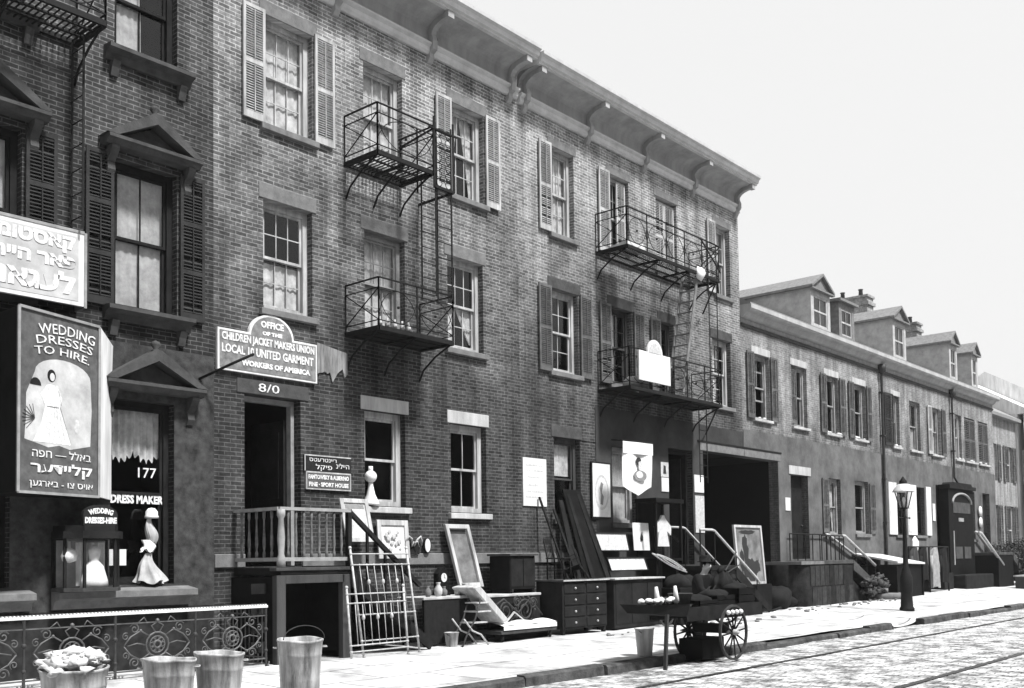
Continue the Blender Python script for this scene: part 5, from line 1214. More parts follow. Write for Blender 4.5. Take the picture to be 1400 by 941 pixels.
# folding steps
FS_ = thing('folding_steps', 'small folding steps with pale bent legs, between the bucket and the chaise', 'steps', (13.95, -1.3, G(13.95, -1.3))); z = G(13.95, -1.3)
mb = MB()
for y in (-1.42, -1.12): mb.tube([(13.5, y, z+.5), (13.72, y, z+.28), (13.95, y, z+.2), (14.15, y, z+.0)], .017, 6)
mb.build('front_leg', M['ironP'], FS_)
mb = MB()
for y in (-1.42, -1.12): mb.tube([(13.95, y, z+.86), (13.8, y, z+.5), (13.55, y, z+.18), (13.45, y, z)], .017, 6)
mb.build('rear_leg', M['ironG'], FS_)
for zz, xx in ((.62, 13.86), (.78, 13.9), (.42, 13.75)):
    mb = MB(); mb.box(xx-.03, xx+.38, -1.42, -1.10, z+zz-.012, z+zz+.012); mb.build('tread', M['ironP'], FS_)
mb = MB(); mb.bar((14.1, -1.42, z+.06), (14.1, -1.12, z+.06), .02); mb.build('foot_bar', M['ironP'], FS_)
# chaise
CZ_ = thing('chaise_longue', 'long chaise with a pale slanting back board and pale seat', 'chaise longue', (15.4, -1.1, G(15.4, -1.1))); z = G(15.4, -1.1)
mb = MB(); mb.add([(13.85, -1.32, z+1.06), (14.70, -1.32, z+.36), (14.86, -1.32, z+.42), (14.05, -1.32, z+1.10), (13.85, -.75, z+1.06), (14.70, -.75, z+.36), (14.86, -.75, z+.42), (14.05, -.75, z+1.10)], [(0,1,2,3), (7,6,5,4), (0,4,5,1), (1,5,6,2), (2,6,7,3), (3,7,4,0)]); mb.build('backrest', M['offwhite'], CZ_, bevel=.02)
mb = MB(); mb.sheet(lambda u, v: (14.66+1.62*u, -1.36+.72*v, z+.30+.06*math.sin(math.pi*v)*(1)+.015*math.sin(u*14)), 24, 8); mb.sheet(lambda u, v: (14.66+1.62*u, -1.36, z+.22+.08*v+.0*u), 24, 1); mb.build('seat', M['cloth'], CZ_)
mb = MB(); mb.box(14.62, 16.3, -1.34, -.66, z+.14, z+.215); mb.build('seat_frame', M['midwood'], CZ_, bevel=.01)
for x in (14.7, 16.15):
    for y in (-1.28, -.76): 
        mb = MB(); mb.lathe([(.02, 0), (.035, .05), (.025, .14)], (x, y, z), 8); mb.build('leg', M['dark'], CZ_)
mb = MB(); mb.box(14.66, 16.26, -1.15, -1.12, z+.0, z+.14); mb.build('skirt_board', M['darkB'], CZ_)
# second table w/ scroll ironwork
t2, zt2 = table('pale-topped table behind the chaise, carrying a dark cabinet', 14.75, 16.35, -.85, -.25, .88, M['palestone'], M['dark'], M['clothK'])
SW = thing('scroll_ironwork', 'black curled wrought iron scrolls propped behind the chaise', 'ironwork', (15.5, -.98, .2))
mb = MB(); yy = -.97
for c, r, t in (((15.15, .62), .2, 1), ((15.75, .62), .24, -1), ((15.5, .8), .12, 1), ((16.0, .75), .12, 1)):
    mb.tube([(c[0]+t*r*(1-k/30)*math.cos(k*.5), yy, c[1]+r*(1-k/30)*math.sin(k*.5)) for k in range(22)], .018, 6)
for k in range(10): a = k*.6; mb.ball((15.75+.3*math.cos(a), yy, .62+.27*math.sin(a)), .03, 6)
mb.tube([(14.8, yy, .72), (15.1, yy, .86), (15.5, yy, .6), (15.9, yy, .3)], .02, 6); mb.tube([(16.3, yy, .5), (15.9, yy, .85), (15.5, yy, .55), (15.2, yy, .38)], .016, 6)
mb.build('scrolls', M['ironG'], SW); mb = MB(); mb.bar((15.05, yy-.06, .38), (15.35, yy-.06, .6), .03); mb.bar((15.35, yy-.06, .6), (15.75, yy-.06, .36), .02); mb.build('stay', M['ironP'], SW)
CB = thing('dark_cabinet', 'dark boxy cabinet with a pale top edge standing on the second table', 'cabinet', (15.9, -.45, zt2))
mb = MB(); mb.box(15.55, 16.35, -.75, -.2, zt2+.08, zt2+.76); mb.build('carcass', M['darkB'], CB, bevel=.01)
mb = MB(); mb.box(15.5, 16.4, -.8, -.18, zt2+.762, zt2+.80); mb.build('cabinet_top', M['midwood'], CB)
mb = MB()
for x in (15.58, 15.97): mb.box(x, x+.36, -.762, -.751, zt2+.14, zt2+.70)
mb.build('door_panel', M['dark'], CB)
for x in (15.57, 16.27):
    mb = MB(); mb.box(x, x+.06, -.74, -.22, zt2, zt2+.079); mb.build('foot', M['darkB'], CB)
# dresser and stacked table + chair on it
DR = thing('chest_of_drawers', 'dark chest of drawers with a pale top edge, left of the leaning planks', 'chest of drawers', (17.3, -.95, G(17.3, -1)))
z = G(17.3, -1); mb = MB(); mb.box(16.55, 18.1, -1.3, -.6, z+.12, z+1.10); mb.build('carcass', M['dark'], DR, bevel=.01)
mb = MB(); mb.box(16.5, 18.15, -1.36, -.58, z+1.102, z+1.14); mb.build('dresser_top', M['midwood'], DR, bevel=.006)
mb = MB(); mb.box(16.52, 18.13, -1.362, -1.352, z+1.108, z+1.136); mb.build('pale_edge', M['offwhite'], DR)
for k, (zz, hh) in enumerate(((.86, .2), (.62, .2), (.38, .2), (.16, .18))):
    for xx in (16.6, 17.36):
        mb = MB(); mb.box(xx, xx+.7, -1.318, -1.301, z+zz, z+zz+hh); d_ = mb.build('drawer', M['dark'], DR, bevel=.006)
        mb = MB(); mb.ball((xx+.35, -1.335, z+zz+hh/2), .025, 8); mb.build('knob', M['ironP'], d_)
for x in (16.58, 18.0):
    mb = MB(); mb.box(x, x+.07, -1.28, -1.2, z, z+.119); mb.build('foot', M['dark'], DR)
zd = z+1.14
def chair(label, x, y, z, rot, h=.92, mat=None, name='wooden_chair', flip=False):
    T = thing(name, label, 'chair', (x, y, z)); ORG[T.name] = (0, 0, 0); m = mat or M['dark']; s = .42
    mb = MB(); mb.box(-s/2, s/2, -s/2, s/2, .43, .46); mb.build('seat', m, T, bevel=.01)
    for a in (-1, 1):
        mb = MB(); mb.tube([(a*.18, -.18, .43), (a*.19, -.2, 0)], .018, 6); mb.build('leg', m, T)
        mb = MB(); mb.tube([(a*.18, .18, 0), (a*.18, .18, .45), (a*.19, .26, h)], .018, 6); mb.build('leg', m, T)
        mb = MB(); mb.tube([(a*.19, -.19, .2), (a*.18, .18, .2)], .01, 5); mb.build('stretcher', m, T)
    mb = MB(); mb.box(-.2, .2, .24, .27, h-.1, h)
    for k in range(5): mb.tube([(-.14+.07*k, .195, .46), (-.14+.07*k, .25, h-.1)], .008, 5)
    mb.build('backrest', m, T)
    T.rotation_euler = rot; return T
chair('dark spindle-backed chair standing on the chest of drawers, facing the street', 16.95, -.9, zd, (0, 0, .25), .86)
chair('dark wooden chair lying upturned on the chest of drawers, legs in the air', 17.65, -.55, zd+.62, (R(160), R(12), .5), .75)
table('small dark table with a pale edge stacked beside the shop window', 16.2, 17.0, -.5, -.08, .62, M['midwood'], M['darkB'], None, 'small_table', zb=1.36) if False else None
# long pale trestle under small table is the dresser; side rails leaning
for k, (xa, xb, zt3, lb) in enumerate(((17.35, 17.0, 3.0, 'left one of two thin bed rails leaning on the wall below the curtained window'), (17.85, 17.35, 2.75, 'right one of two thin bed rails leaning on the wall below the curtained window'))):
    mb = MB(); mb.bar((xb+.45, -.75, zd), (xa, -.07, zt3), .06, .03); single('bed_rail', mb, M['dark'], lb, 'bed rail', 'leaning bed rails')
# big leaning boards
LB = thing('leaning_door', 'tall dark panelled door leaning steeply against the wall', 'door', (18.6, -.6, zd))
def lean(mb, xa0, xa1, xb0, xb1, z0, z1, y0, y1, t=.05):
    mb.add([(xb0, y0, z0), (xb1, y0, z0), (xa1, y1, z1), (xa0, y1, z1), (xb0, y0-t, z0+.01), (xb1, y0-t, z0+.01), (xa1, y1-t, z1+.01), (xa0, y1-t, z1+.01)], [(3,2,1,0), (4,5,6,7), (0,1,5,4), (1,2,6,5), (2,3,7,6), (3,0,4,7)]); return mb
z = G(18.5, -1); lean(MB(), 18.15, 18.80, 18.35, 19.55, z, 3.2, -.82, -.06).build('door_leaf', M['darkB'], LB, bevel=.01)
mb = MB(); lean(mb, 18.25, 18.35, 18.55, 18.72, z+.2, 3.1, -.872, -.125, .012); lean(mb, 18.62, 18.72, 19.2, 19.38, z+.2, 3.1, -.872, -.125, .012); mb.build('stile', M['dark'], LB)
mb = MB(); lean(mb, 18.0, 18.14, 18.0, 18.3, z, 2.95, -.75, -.07, .04); single('leaning_plank', mb, M['dark'], 'narrow dark plank leaning left of the tall panelled door', 'plank')
# counter right of the boards
CT = thing('shop_counter', 'dark counter with a pale top edge under the shop front, behind the small wheel', 'counter', (19.6, -1.2, G(19.6, -1)))
z = G(19.6, -1); mb = MB(); mb.box(18.3, 20.2, -1.35, -.9, z+.02, z+1.08); mb.build('carcass', M['dark'], CT, bevel=.01)
mb = MB(); mb.box(18.25, 20.25, -1.42, -.86, z+1.082, z+1.12); mb.build('counter_top', M['offwhite'], CT, bevel=.006)
mb = MB()
for x in (18.36, 18.98, 19.6): mb.box(x, x+.54, -1.362, -1.351, z+.12, z+1.0)
mb.build('front_panel', M['dark'], CT)
# pale framed boards leaning over the counter
framed('speckled pale board in a thin frame below the oval picture', 19.15, 20.45, 1.80, 2.25, -.30, -.2, M['dark'], M['paperG'], .03, 'board', 'speckled_board')
framed('lower speckled pale board just above the dark counter', 19.2, 20.75, 1.34, 1.66, -.62, -.5, M['dark'], M['paperG'], .025, 'board', 'speckled_board')
T_, P_ = framed('white card with a small black bottle printed on it, by the shop front', 20.75, 21.45, 1.82, 2.5, -.22, -.18, M['paper'], M['paper'], .03, 'picture', 'bottle_picture', th=.02)
mb = MB(); mb.lathe([(.05, 0), (.055, .1), (.025, .16), (.02, .21)], (21.1, -.235, 2.06), 10, True, 1, .1); mb.build('printed_bottle', M['ink'], T_)
OL = thing('oil_lamp', 'white globe oil lamp standing on the sill of the left shop window', 'lamp', (12.56, .03, 2.68))
mb = MB(); mb.lathe([(.17, 0), (.15, .05), (.08, .2), (.045, .36), (.04, .42)], (12.56, .02, 2.67), 14); mb.build('lamp_base', M['white'], OL)
mb = MB(); mb.ball((12.56, .02, 3.2), .115, 14); mb.lathe([(.045, 0), (.04, .1)], (12.56, .02, 3.29), 10); mb.build('lamp_globe', M['bulb'], OL)
# show window beside the stoop of C
DC = thing('display_case', 'dark display case with a white shirt inside, left of the passage stoop', 'display case', (22.0, -.4, 1.5))
mb = MB(); x0, x1, y0, y1, z0, z1 = 21.15, 22.35, -.62, -.03, 1.62, 3.0
for x in (x0, x1-.06):
    for y in (y0, y1-.06): mb.box(x, x+.06, y, y+.06, z0, z1)
mb.box(x0, x1, y0, y1, z0-.06, z0-.001); mb.box(x0-.04, x1+.04, y0-.04, y1, z1+.001, z1+.1); mb.box(x0+.06, x1-.06, y1-.03, y1-.005, z0, z1); mb.build('frame', M['darkB'], DC)
mb = MB(); mb.quad((x0, y0+.03, z0), (x1, y0+.03, z0), (x1, y0+.03, z1), (x0, y0+.03, z1)); mb.build('glass_pane', M['glassC'], DC, fixn=False)
mb = MB(); mb.box(x0+.1, x0+.2, y0+.08, y1-.1, .1, z0-.06); mb.build('support', M['darkB'], DC); mb = MB(); mb.box(x1-.2, x1-.1, y0+.08, y1-.1, .1, z0-.06); mb.build('support', M['darkB'], DC)
SH = thing('white_shirt', 'white shirt hanging inside the dark display case', 'shirt', (21.8, -.35, 1.9))
mb = MB(); mb.prof_y([(21.58, 1.92), (22.12, 1.92), (22.02, 2.3), (22.2, 2.2), (22.22, 2.42), (21.95, 2.62), (21.9, 2.7), (21.8, 2.7), (21.75, 2.62), (21.5, 2.42), (21.52, 2.2), (21.66, 2.3)], -.38, -.33); mb.build('shirt_body', M['cloth'], SH)
# leaf shaped shafts leaning by the counter
for k, (a, b, lb) in enumerate((((20.45, -.95, 1.74), (21.9, -1.0, 1.27), 'lower of two pale curved shafts jutting from the goods by the display case'), ((20.9, -.8, 1.72), (22.1, -.85, 1.32), 'upper of two pale curved shafts jutting from the goods by the display case'))):
    A_, B_ = Vector(a), Vector(b); mb = MB()
    for s in (-1, 1): mb.tube([A_.lerp(B_, t)+Vector((0, 0, s*.055*math.sin(math.pi*t))) for t in [i/10 for i in range(11)]], .016, 6)
    single('curved_shaft', mb, M['ironP'], lb, 'shaft', 'pale curved shafts')
# dark goods heaped between counter and stoop
mb = MB(); z = G(21, -1.5); mb.box(20.35, 21.5, -1.75, -1.05, z, z+.85); single('dark_chest', mb, M['darkB'], 'large black chest under the pale curved shafts', 'chest', bevel=.015)
mb = MB(); mb.box(21.55, 22.4, -1.6, -1.0, z, z+.6); single('dark_crate', mb, M['dark'], 'dark crate between the black chest and the passage stoop', 'crate', bevel=.015)
mb = MB()
for i, (x, y, r) in enumerate(((20.8, -1.4, .28), (21.3, -1.35, .24), (21.9, -1.3, .3))): mb.blob((x, y, z+(.95 if x < 21.5 else .75)), r, i, 1.3, 1, .75, 12)
single('cloth_bundles', mb, M['clothK'], 'heap of black cloth bundles on the chest and crate', 'bundles')
# small wheel leaning at the counter
def wheel_mb(c, r, axis='y', ns=12, rim=.02, hub=.05, w=.035):
    """one wheel as three meshes; returns rim, spokes, hub builders; axis along y"""
    a = MB(); pts = []
    n = 32; prof = [(r, -w/2), (r, w/2), (r-rim*1.8, w/2), (r-rim*1.8, -w/2)]
    vs = [(c[0]+q*math.cos(2*math.pi*k/n), c[1]+h, c[2]+q*math.sin(2*math.pi*k/n)) for k in range(n) for q, h in prof]
    a.add(vs, [(k*4+j, k*4+(j+1) % 4, ((k+1) % n)*4+(j+1) % 4, ((k+1) % n)*4+j) for k in range(n) for j in range(4)])
    s = MB()
    for k in range(ns):
        t = 2*math.pi*k/ns+.1; d = Vector((math.cos(t), 0, math.sin(t))); C0 = Vector(c); s.tube([C0+d*hub*.8, C0+d*(r-rim)], [.018, .012], 6)
    h = MB(); Mx = Matrix.Translation(c) @ Matrix.Rotation(R(90), 4, 'X'); h.lathe([(.0, -.11), (.03, -.11), (.035, -.06), (hub, -.04), (hub, .04), (.035, .06), (.03, .1), (0, .1)], (0, 0, 0), 14, True, 1, 1, Mx)
    return a, s, h
LW = thing('small_wheel', 'small spoked wheel leaning against the dark counter', 'wheel', (19.9, -1.75, .06))
a, s, h = wheel_mb((19.75, -1.75, .42), .33, ns=8, hub=.04); a.build('rim', M['ironG'], LW); s.build('spokes', M['ironG'], LW); h.build('hub', M['ironG'], LW)
# big mirror at the passage
MR = thing('tall_mirror', 'tall framed mirror with mottled dark reflections leaning at the passage mouth', 'mirror', (25.3, -1.0, G(25, -1)))
z = G(25, -1)
def mP(u, v, o=0): return (24.42+1.55*u, -1.0+.12*v-o, z+.76+1.6*v)
def mslab(u0, u1, v0, v1, o0, o1):
    b = MB(); b.add([mP(u0, v0, o0), mP(u1, v0, o0), mP(u1, v1, o0), mP(u0, v1, o0), mP(u0, v0, o1), mP(u1, v0, o1), mP(u1, v1, o1), mP(u0, v1, o1)], [(0,1,2,3), (7,6,5,4), (0,4,5,1), (1,5,6,2), (2,6,7,3), (3,7,4,0)]); return b
for u0, u1, v0, v1 in ((0, .05, 0, 1), (.95, 1, 0, 1), (.05, .95, .96, 1), (.05, .95, 0, .04)): mslab(u0, u1, v0, v1, 0, .06).build('frame_rail', M['offwhite'], MR)
mslab(.05, .95, .04, .96, .01, .02).build('glass', M['mirror'], MR)
rr = random.Random(8); mb = MB()
def mblob(cu, cv, ru, rv, sd, o):
    r_ = random.Random(sd); mb.add([mP(min(.94, max(.06, cu+ru*math.cos(t)*r_.uniform(.7, 1.2))), min(.95, max(.05, cv+rv*math.sin(t)*r_.uniform(.75, 1.2))), o) for t in [k*math.pi/9 for k in range(18)]], [tuple(range(18))])
mblob(.5, .88, .3, .04, 1, .023); mblob(.38, .6, .1, .25, 2, .0233); mblob(.5, .25, .25, .2, 3, .0236); mblob(.75, .3, .12, .12, 4, .0239); mblob(.22, .4, .08, .2, 5, .0242)
mb.build('painted_reflection', M['ink'], MR, fixn=False)  # dark reflected shapes painted onto the mirror glass
mb = MB(); mb.box(24.3, 26.1, -1.15, -.75, z, z+.75); single('low_bench', mb, M['darkB'], 'low dark bench carrying the tall mirror at the passage mouth', 'bench', bevel=.01)
mb = MB(); mb.blob((26.9, -.9, G(27, -1)+.3), .42, 5, 1.3, 1, .8, 14); mb.blob((27.6, -.8, G(27, -1)+.2), .3, 6, 1.3, 1, .7, 12); single('sack_heap', mb, M['clothK'], 'heap of dark sacks at the right side of the passage', 'sacks')
# things by D1/D2 walls
WP = MB(); rr = random.Random(91)
for k in range(46): WP.blob((rr.uniform(31.9, 33.7), rr.uniform(-1.6, -1.28), G(33, -1.4)+rr.uniform(.3, .85)*(1-.3*abs(k%7-3)/3)), rr.uniform(.04, .13), k, rr.uniform(1, 1.9), .8, .7, 8, .7)
single('rag_heap', WP, plain('rags', .05, .9, .9, 9), 'grey heap of crumpled rags on the nearest row house stoop steps', 'rags')
CRK = thing('clothes_rack', 'dark clothes rail against the wall behind the lamp post', 'clothes rail', (39.0, -1.0, G(39, -1)))
z = G(39, -1); mb = MB(); mb.tube([(37.0, -1.0, z+1.7), (41.2, -1.0, z+1.7)], .025, 6); mb.build('rail', IR, CRK)
for x in (37.0, 39.1, 41.2): mb = MB(); mb.bar((x, -1.0, z), (x, -1.0, z+1.7), .05); mb.build('rack_post', IR, CRK)
def coat_sheet(x, w, h, m, lb, seed):
    rr = random.Random(seed); ph = rr.uniform(0, 6)
    mb = MB()
    def fn(u, v):
        a = 2*math.pi*u; ww = w*(.62+.38*(1-v)**.7)*(1-.75*max(0, v-.86)/.14); 
        return (x+ww*.5*math.cos(a)*(1+.10*math.sin(a*5+ph)), -1.0+.14*math.sin(a)*(1+.3*math.sin(a*7+ph)*(1-v)), z+1.68-h+h*v+.03*math.sin(a*3+ph)*(1-v))
    mb.sheet(fn, 36, 10); mb.tube([(x-w*.3, -1.0, z+1.35), (x-w*.48, -1.02, z+1.0), (x-w*.45, -1.05, z+.75)], [.08, .07, .05], 8); mb.tube([(x+w*.3, -1.0, z+1.35), (x+w*.48, -1.02, z+1.0), (x+w*.45, -1.05, z+.75)], [.08, .07, .05], 8)
    return single('hanging_coat', mb, M[m], lb, 'coat', 'coats on the clothes rail')
coat_sheet(37.5, .75, 1.45, 'midwood', 'grey coat hanging at the left end of the clothes rail', 1)
coat_sheet(38.4, .7, 1.2, 'clothK', 'short black coat hanging second on the clothes rail', 2)
coat_sheet(39.6, .8, 1.5, 'grey', 'long pale grey coat hanging third on the rail behind the lamp post', 3)
coat_sheet(40.6, .75, 1.35, 'clothK', 'black coat hanging at the right end of the clothes rail', 4)
for a_, b_, h_, l_ in ((41.5, 42.6, .9, 'lower'), (38.6, 39.9, .75, 'wider')): mb = MB(); mb.box(a_, b_, -.75, -.1, .25, h_); single('dark_crate', mb, M['dark'], l_+' of two dark crates at the wall near the clothes rail', 'crate', bevel=.02)
mb = MB(); mb.prof_y([(38.9, 1.75), (39.5, 1.75), (39.55, 2.15), (39.2, 2.35), (38.95, 2.2)], -.5, -.42); single('white_cushion', mb, M['cloth'], 'white cushion propped below the white shutters, just right of the lamp post', 'cushion', bevel=.03)
# arched shopfront at D3
AS = thing('arched_shopfront', 'dark projecting shopfront with a pale arched sign, beside the far stoop', 'shopfront', (45.2, -.7, 1.4))
x0, x1, y0 = 43.3, 46.5, -.42
mb = MB(); mb.box(x0, x1, y0, -.04, .3, 4.35); mb.build('case', M['darkB'], AS)
mb = MB(); mb.box(x0-.1, x1+.12, y0-.1, -.04, 4.351, 4.5); mb.prof_y([(x0+.3, 4.501), (x1-.2, 4.501), (x1-.35, 4.62), (x0+.5, 4.62)], y0-.05, -.05); mb.build('case_top', M['dark'], AS)
xc = (x0+x1)/2; mb = MB()
mb.tube([(xc+1.2*math.cos(a), y0-.03, 3.75+.42*math.sin(a)) for a in [math.pi*k/16 for k in range(17)]], .05, 6); mb.build('arch_moulding', M['grey'], AS)
mb = MB(); mb.prof_y([(xc-1.1, 3.35), (xc+1.1, 3.35), (xc+1.1, 3.8), (xc-1.1, 3.8)], y0-.02, y0-.002); mb.build('sign_band', M['brownstone'], AS)
mb = MB(); mb.box(xc-.45, xc+.2, y0-.02, y0-.002, 3.0, 3.15); mb.build('name_plate', M['grey'], AS)
mb = MB(); mb.box(xc-1.15, xc-1.08, y0-.03, y0-.002, 1.2, 2.6); mb.build('side_strip', M['offwhite'], AS)
for a, b in ((-.95, -.1), (.15, 1.0)): mb = MB(); mb.box(xc+a, xc+b, y0-.03, y0-.002, 1.45, 1.95); mb.build('lower_panel', M['brownstone'], AS)
# ================================================================== PUSHCART
CX_, CYn, CYf, zs = 15.33, -5.86, -5.0, -.10
PC = thing('pushcart', 'black two-wheeled pushcart with goods standing at the kerb', 'pushcart', (15.0, -5.43, zs))
zh = zs+.47
for y in (CYn, CYf):
    a, s, h = wheel_mb((CX_, y, zh), .46, ns=12, rim=.02, w=.04)
    w_ = a.build('wheel', M['ironG'], PC); s.build('spokes', M['iron'], w_); h.build('hub', M['offwhite'] if y == CYn else IR, w_)
mb = MB(); mb.tube([(CX_, CYn, zh), (CX_, CYf, zh)], .025, 8); mb.box(CX_-.05, CX_+.05, CYn+.1, CYf-.1, zh+.02, zh+.14); mb.build('axle', IR, PC)
mb = MB()
for y in (CYn+.13, CYf-.13): mb.tube([(CX_-.45, y, zh+.28), (CX_-.2, y, zh+.17), (CX_, y, zh+.15), (CX_+.2, y, zh+.17), (CX_+.45, y, zh+.28)], .02, 6)
mb.build('leaf_spring', IR, PC)
zb = zh+.30
mb = MB(); mb.box(14.0, 16.5, CYn+.1, CYf-.1, zb, zb+.04); 
for y in (CYn+.08, CYf-.11): mb.box(14.0, 16.5, y, y+.03, zb-.06, zb+.16)
mb.box(16.5, 16.53, CYn+.08, CYf-.08, zb-.06, zb+.16); mb.build('cart_bed', M['dark'], PC)
mb = MB(); mb.add([(14.0, -5.78, zb+.02), (14.0, -5.08, zb+.02), (13.2, -5.2, zb+.10), (13.2, -5.66, zb+.10), (14.0, -5.85, zb+.22), (14.0, -5.02, zb+.22), (13.12, -5.12, zb+.24), (13.12, -5.74, zb+.24)], [(0,1,2,3), (0,4,5,1), (1,5,6,2), (2,6,7,3), (3,7,4,0)]); mb.build('tray', M['dark'], PC, fixn=False)
mb = MB(); mb.box(13.3, 14.0, -5.66, -5.2, zb+.12, zb+.15); mb.build('tray_floor', M['dark'], PC)
mb = MB(); mb.bar((13.52, -5.72, zb+.08), (13.44, -5.72, zs+.0), .05, .05); mb.build('prop_leg', M['midwood'], PC)
for y in (-5.75, -5.15):
    mb = MB(); mb.tube([(16.5, y, zb+.0), (16.95, y, zb-.02), (17.3, y, zb+.02)], .022, 6); mb.build('shaft', M['dark'], PC)
# goods
rr = random.Random(21)
FI = []
for i in range(9):
    x = 13.2+i*.09+rr.uniform(-.02, .02); y = -5.45+rr.uniform(-.12, .02)
    mb = MB(); mb.blob((x, y, zb+.27+rr.uniform(0, .03)), .05, i, 1.3, 1.0, .8, 8, .2); o = single('turnip', mb, M['cloth'], 'whitish turnip-sized vegetable heaped on the left tray of the pushcart', 'vegetable', 'white vegetables on the cart tray')
for x, lb in ((13.6, 'left one of two pale upright paper twists on the pushcart tray'), (14.15, 'right one of two pale upright paper twists on the pushcart tray')):
    mb = MB(); mb.tube([(x+.1, -5.45, zb+.24), (x, -5.5, zb+.3), (x-.03, -5.5, zb+.5)], [.06, .045, .025], 7); single('paper_twist', mb, M['paper'], lb, 'paper twist', 'paper twists on the cart')
mb = MB(); mb.box(13.6, 14.6, -5.6, -5.2, zb+.16, zb+.2); single('pale_board', mb, M['midwood'], 'board laid across the pushcart beside the paper twists', 'board')
CRt = []
for i, (x, y, w, d, h, dz, lb) in enumerate(((14.75, -5.5, .6, .5, .20, 0, 'black box on the pushcart right behind the paper twists'), (15.4, -5.45, .62, .5, .26, 0, 'tallest black box in the middle of the pushcart'), (16.08, -5.45, .6, .55, .36, 0, 'low black box at the right end of the pushcart'))):
    T = thing('cart_box', lb, 'box', (x, y, zb+.042), 'boxes on the pushcart'); z = zb+.042
    mb = MB(); mb.box(x-w/2, x+w/2, y-d/2, y+d/2, z, z+.02)
    for a, b, c, e in ((x-w/2, x+w/2, y-d/2, y-d/2+.02), (x-w/2, x+w/2, y+d/2-.02, y+d/2), (x-w/2, x-w/2+.02, y-d/2, y+d/2), (x+w/2-.02, x+w/2, y-d/2, y+d/2)):
        for k in range(3): mb.box(a, b, c, e, z+.022+k*h/3, z+.012+(k+1)*h/3)
    mb.build('slatted_box', M['darkB'], T); mb = MB(); mb.blob((x, y, z+h), .26, i+3, w/.55, d/.55, .4, 12, .2); mb.build('cloth_filling', M['clothK'], T)
zc = zb+.04
for i, (x, y, w_, h0, h1, lb) in enumerate(((15.98, -5.3, .42, .40, .66, 'taller of two dark sacks rising from the right half of the pushcart'), (16.36, -5.3, .36, .3, .5, 'lower of two dark sacks, at the right end of the pushcart'))):
    mb = MB(); rr = random.Random(i); p1 = rr.uniform(0, 6)
    mb.sheet(lambda u, v: (x+w_*.5*(1-.55*max(0, v-.75)/.25)*(1+.10*math.sin(3*6.283*u+p1+v*3)+.05*math.sin(8*6.283*u+v*5))*math.cos(6.283*u), y+w_*.42*(1-.55*max(0, v-.75)/.25)*(1+.1*math.sin(4*6.283*u+p1))*math.sin(6.283*u), zc+h1*v+.02*math.sin(5*6.283*u)), 40, 12)
    mb.tube([(x-w_*.2, y, zc+h1-.02), (x, y, zc+h1+.05), (x+w_*.2, y, zc+h1-.01)], [.05, .07, .04], 7)
    single('dark_sack', mb, M['dark'], lb, 'sack', 'sacks on the pushcart')
mb = MB(); mb.tube([(15.6, -5.3, zc+.3), (16.3, -5.25, zc+.75), (16.7, -5.2, zc+1.0)], .014, 5); mb.tube([(15.5, -5.2, zc+.3), (16.4, -5.15, zc+.62), (17.0, -5.15, zc+.8)], .012, 5); single('thin_poles', mb, M['ironG'], 'two thin dark poles sticking up out of the pushcart load', 'poles')
mb = MB(); mb.lathe([(.15, 0), (.20, .16), (.21, .17), (.19, .17), (.14, .02), (0, .02)], (14.35, -5.45, zb+.205), 16); single('wicker_basket', mb, M['midwood'], 'shallow basket on the board between the paper twists', 'basket')
mb = MB(); mb.box(15.0, 15.75, -5.45, -5.0, zs+.01, zs+.36); single('dark_crate', mb, M['darkB'], 'dark crate on the cobbles under the pushcart', 'crate', bevel=.012)
bucket('worn wooden pail at the kerb left of the pushcart wheels', 14.3, -4.78, .16, .46, M['offwhite'])
for i in range(4):
    mb = MB(); mb.blob((15.05+i*.14, -5.93, zb+.04), .04, i, n=8, amp=.1); single('hanging_bulb', mb, M['cloth'], 'small white round tag hanging along the side of the pushcart above the near wheel', 'tag', 'white tags on the cart side')

# ================================================================== PERSON
def skin_fig(pts, edges, name, mat, par, sub=1, root=0):
    me = bpy.data.meshes.new(name); o = Vector(ORG[par.name]) if par else Vector((0,0,0))
    me.from_pydata([tuple(Vector(p[:3])) for p in pts], edges, [])
    ob = bpy.data.objects.new(name, me); COL.objects.link(ob)
    m = ob.modifiers.new('s', 'SKIN'); m.use_smooth_shade = True
    for i, p in enumerate(pts):
        v = me.skin_vertices[0].data[i]; v.radius = (p[3], p[4] if len(p) > 4 else p[3]); v.use_root = (i == root)
    s = ob.modifiers.new('u', 'SUBSURF'); s.levels = sub; s.render_levels = sub
    bpy.context.view_layer.update(); dg = bpy.context.evaluated_depsgraph_get()
    me2 = bpy.data.meshes.new_from_object(ob.evaluated_get(dg)); bpy.data.objects.remove(ob)
    me2.materials.clear(); me2.materials.append(mat); me2.polygons.foreach_set('use_smooth', [True]*len(me2.polygons))
    r = bpy.data.objects.new(name, me2); COL.objects.link(r); r.parent = par; ORG[r.name] = (0,0,0); return r
pz = gz(16.7, -4.5); PR = thing('person', 'person in a dark coat and hat bending over the pushcart, hands on its edge', 'person', (16.35, -4.62, pz)); ORG[PR.name] = (0, 0, 0)
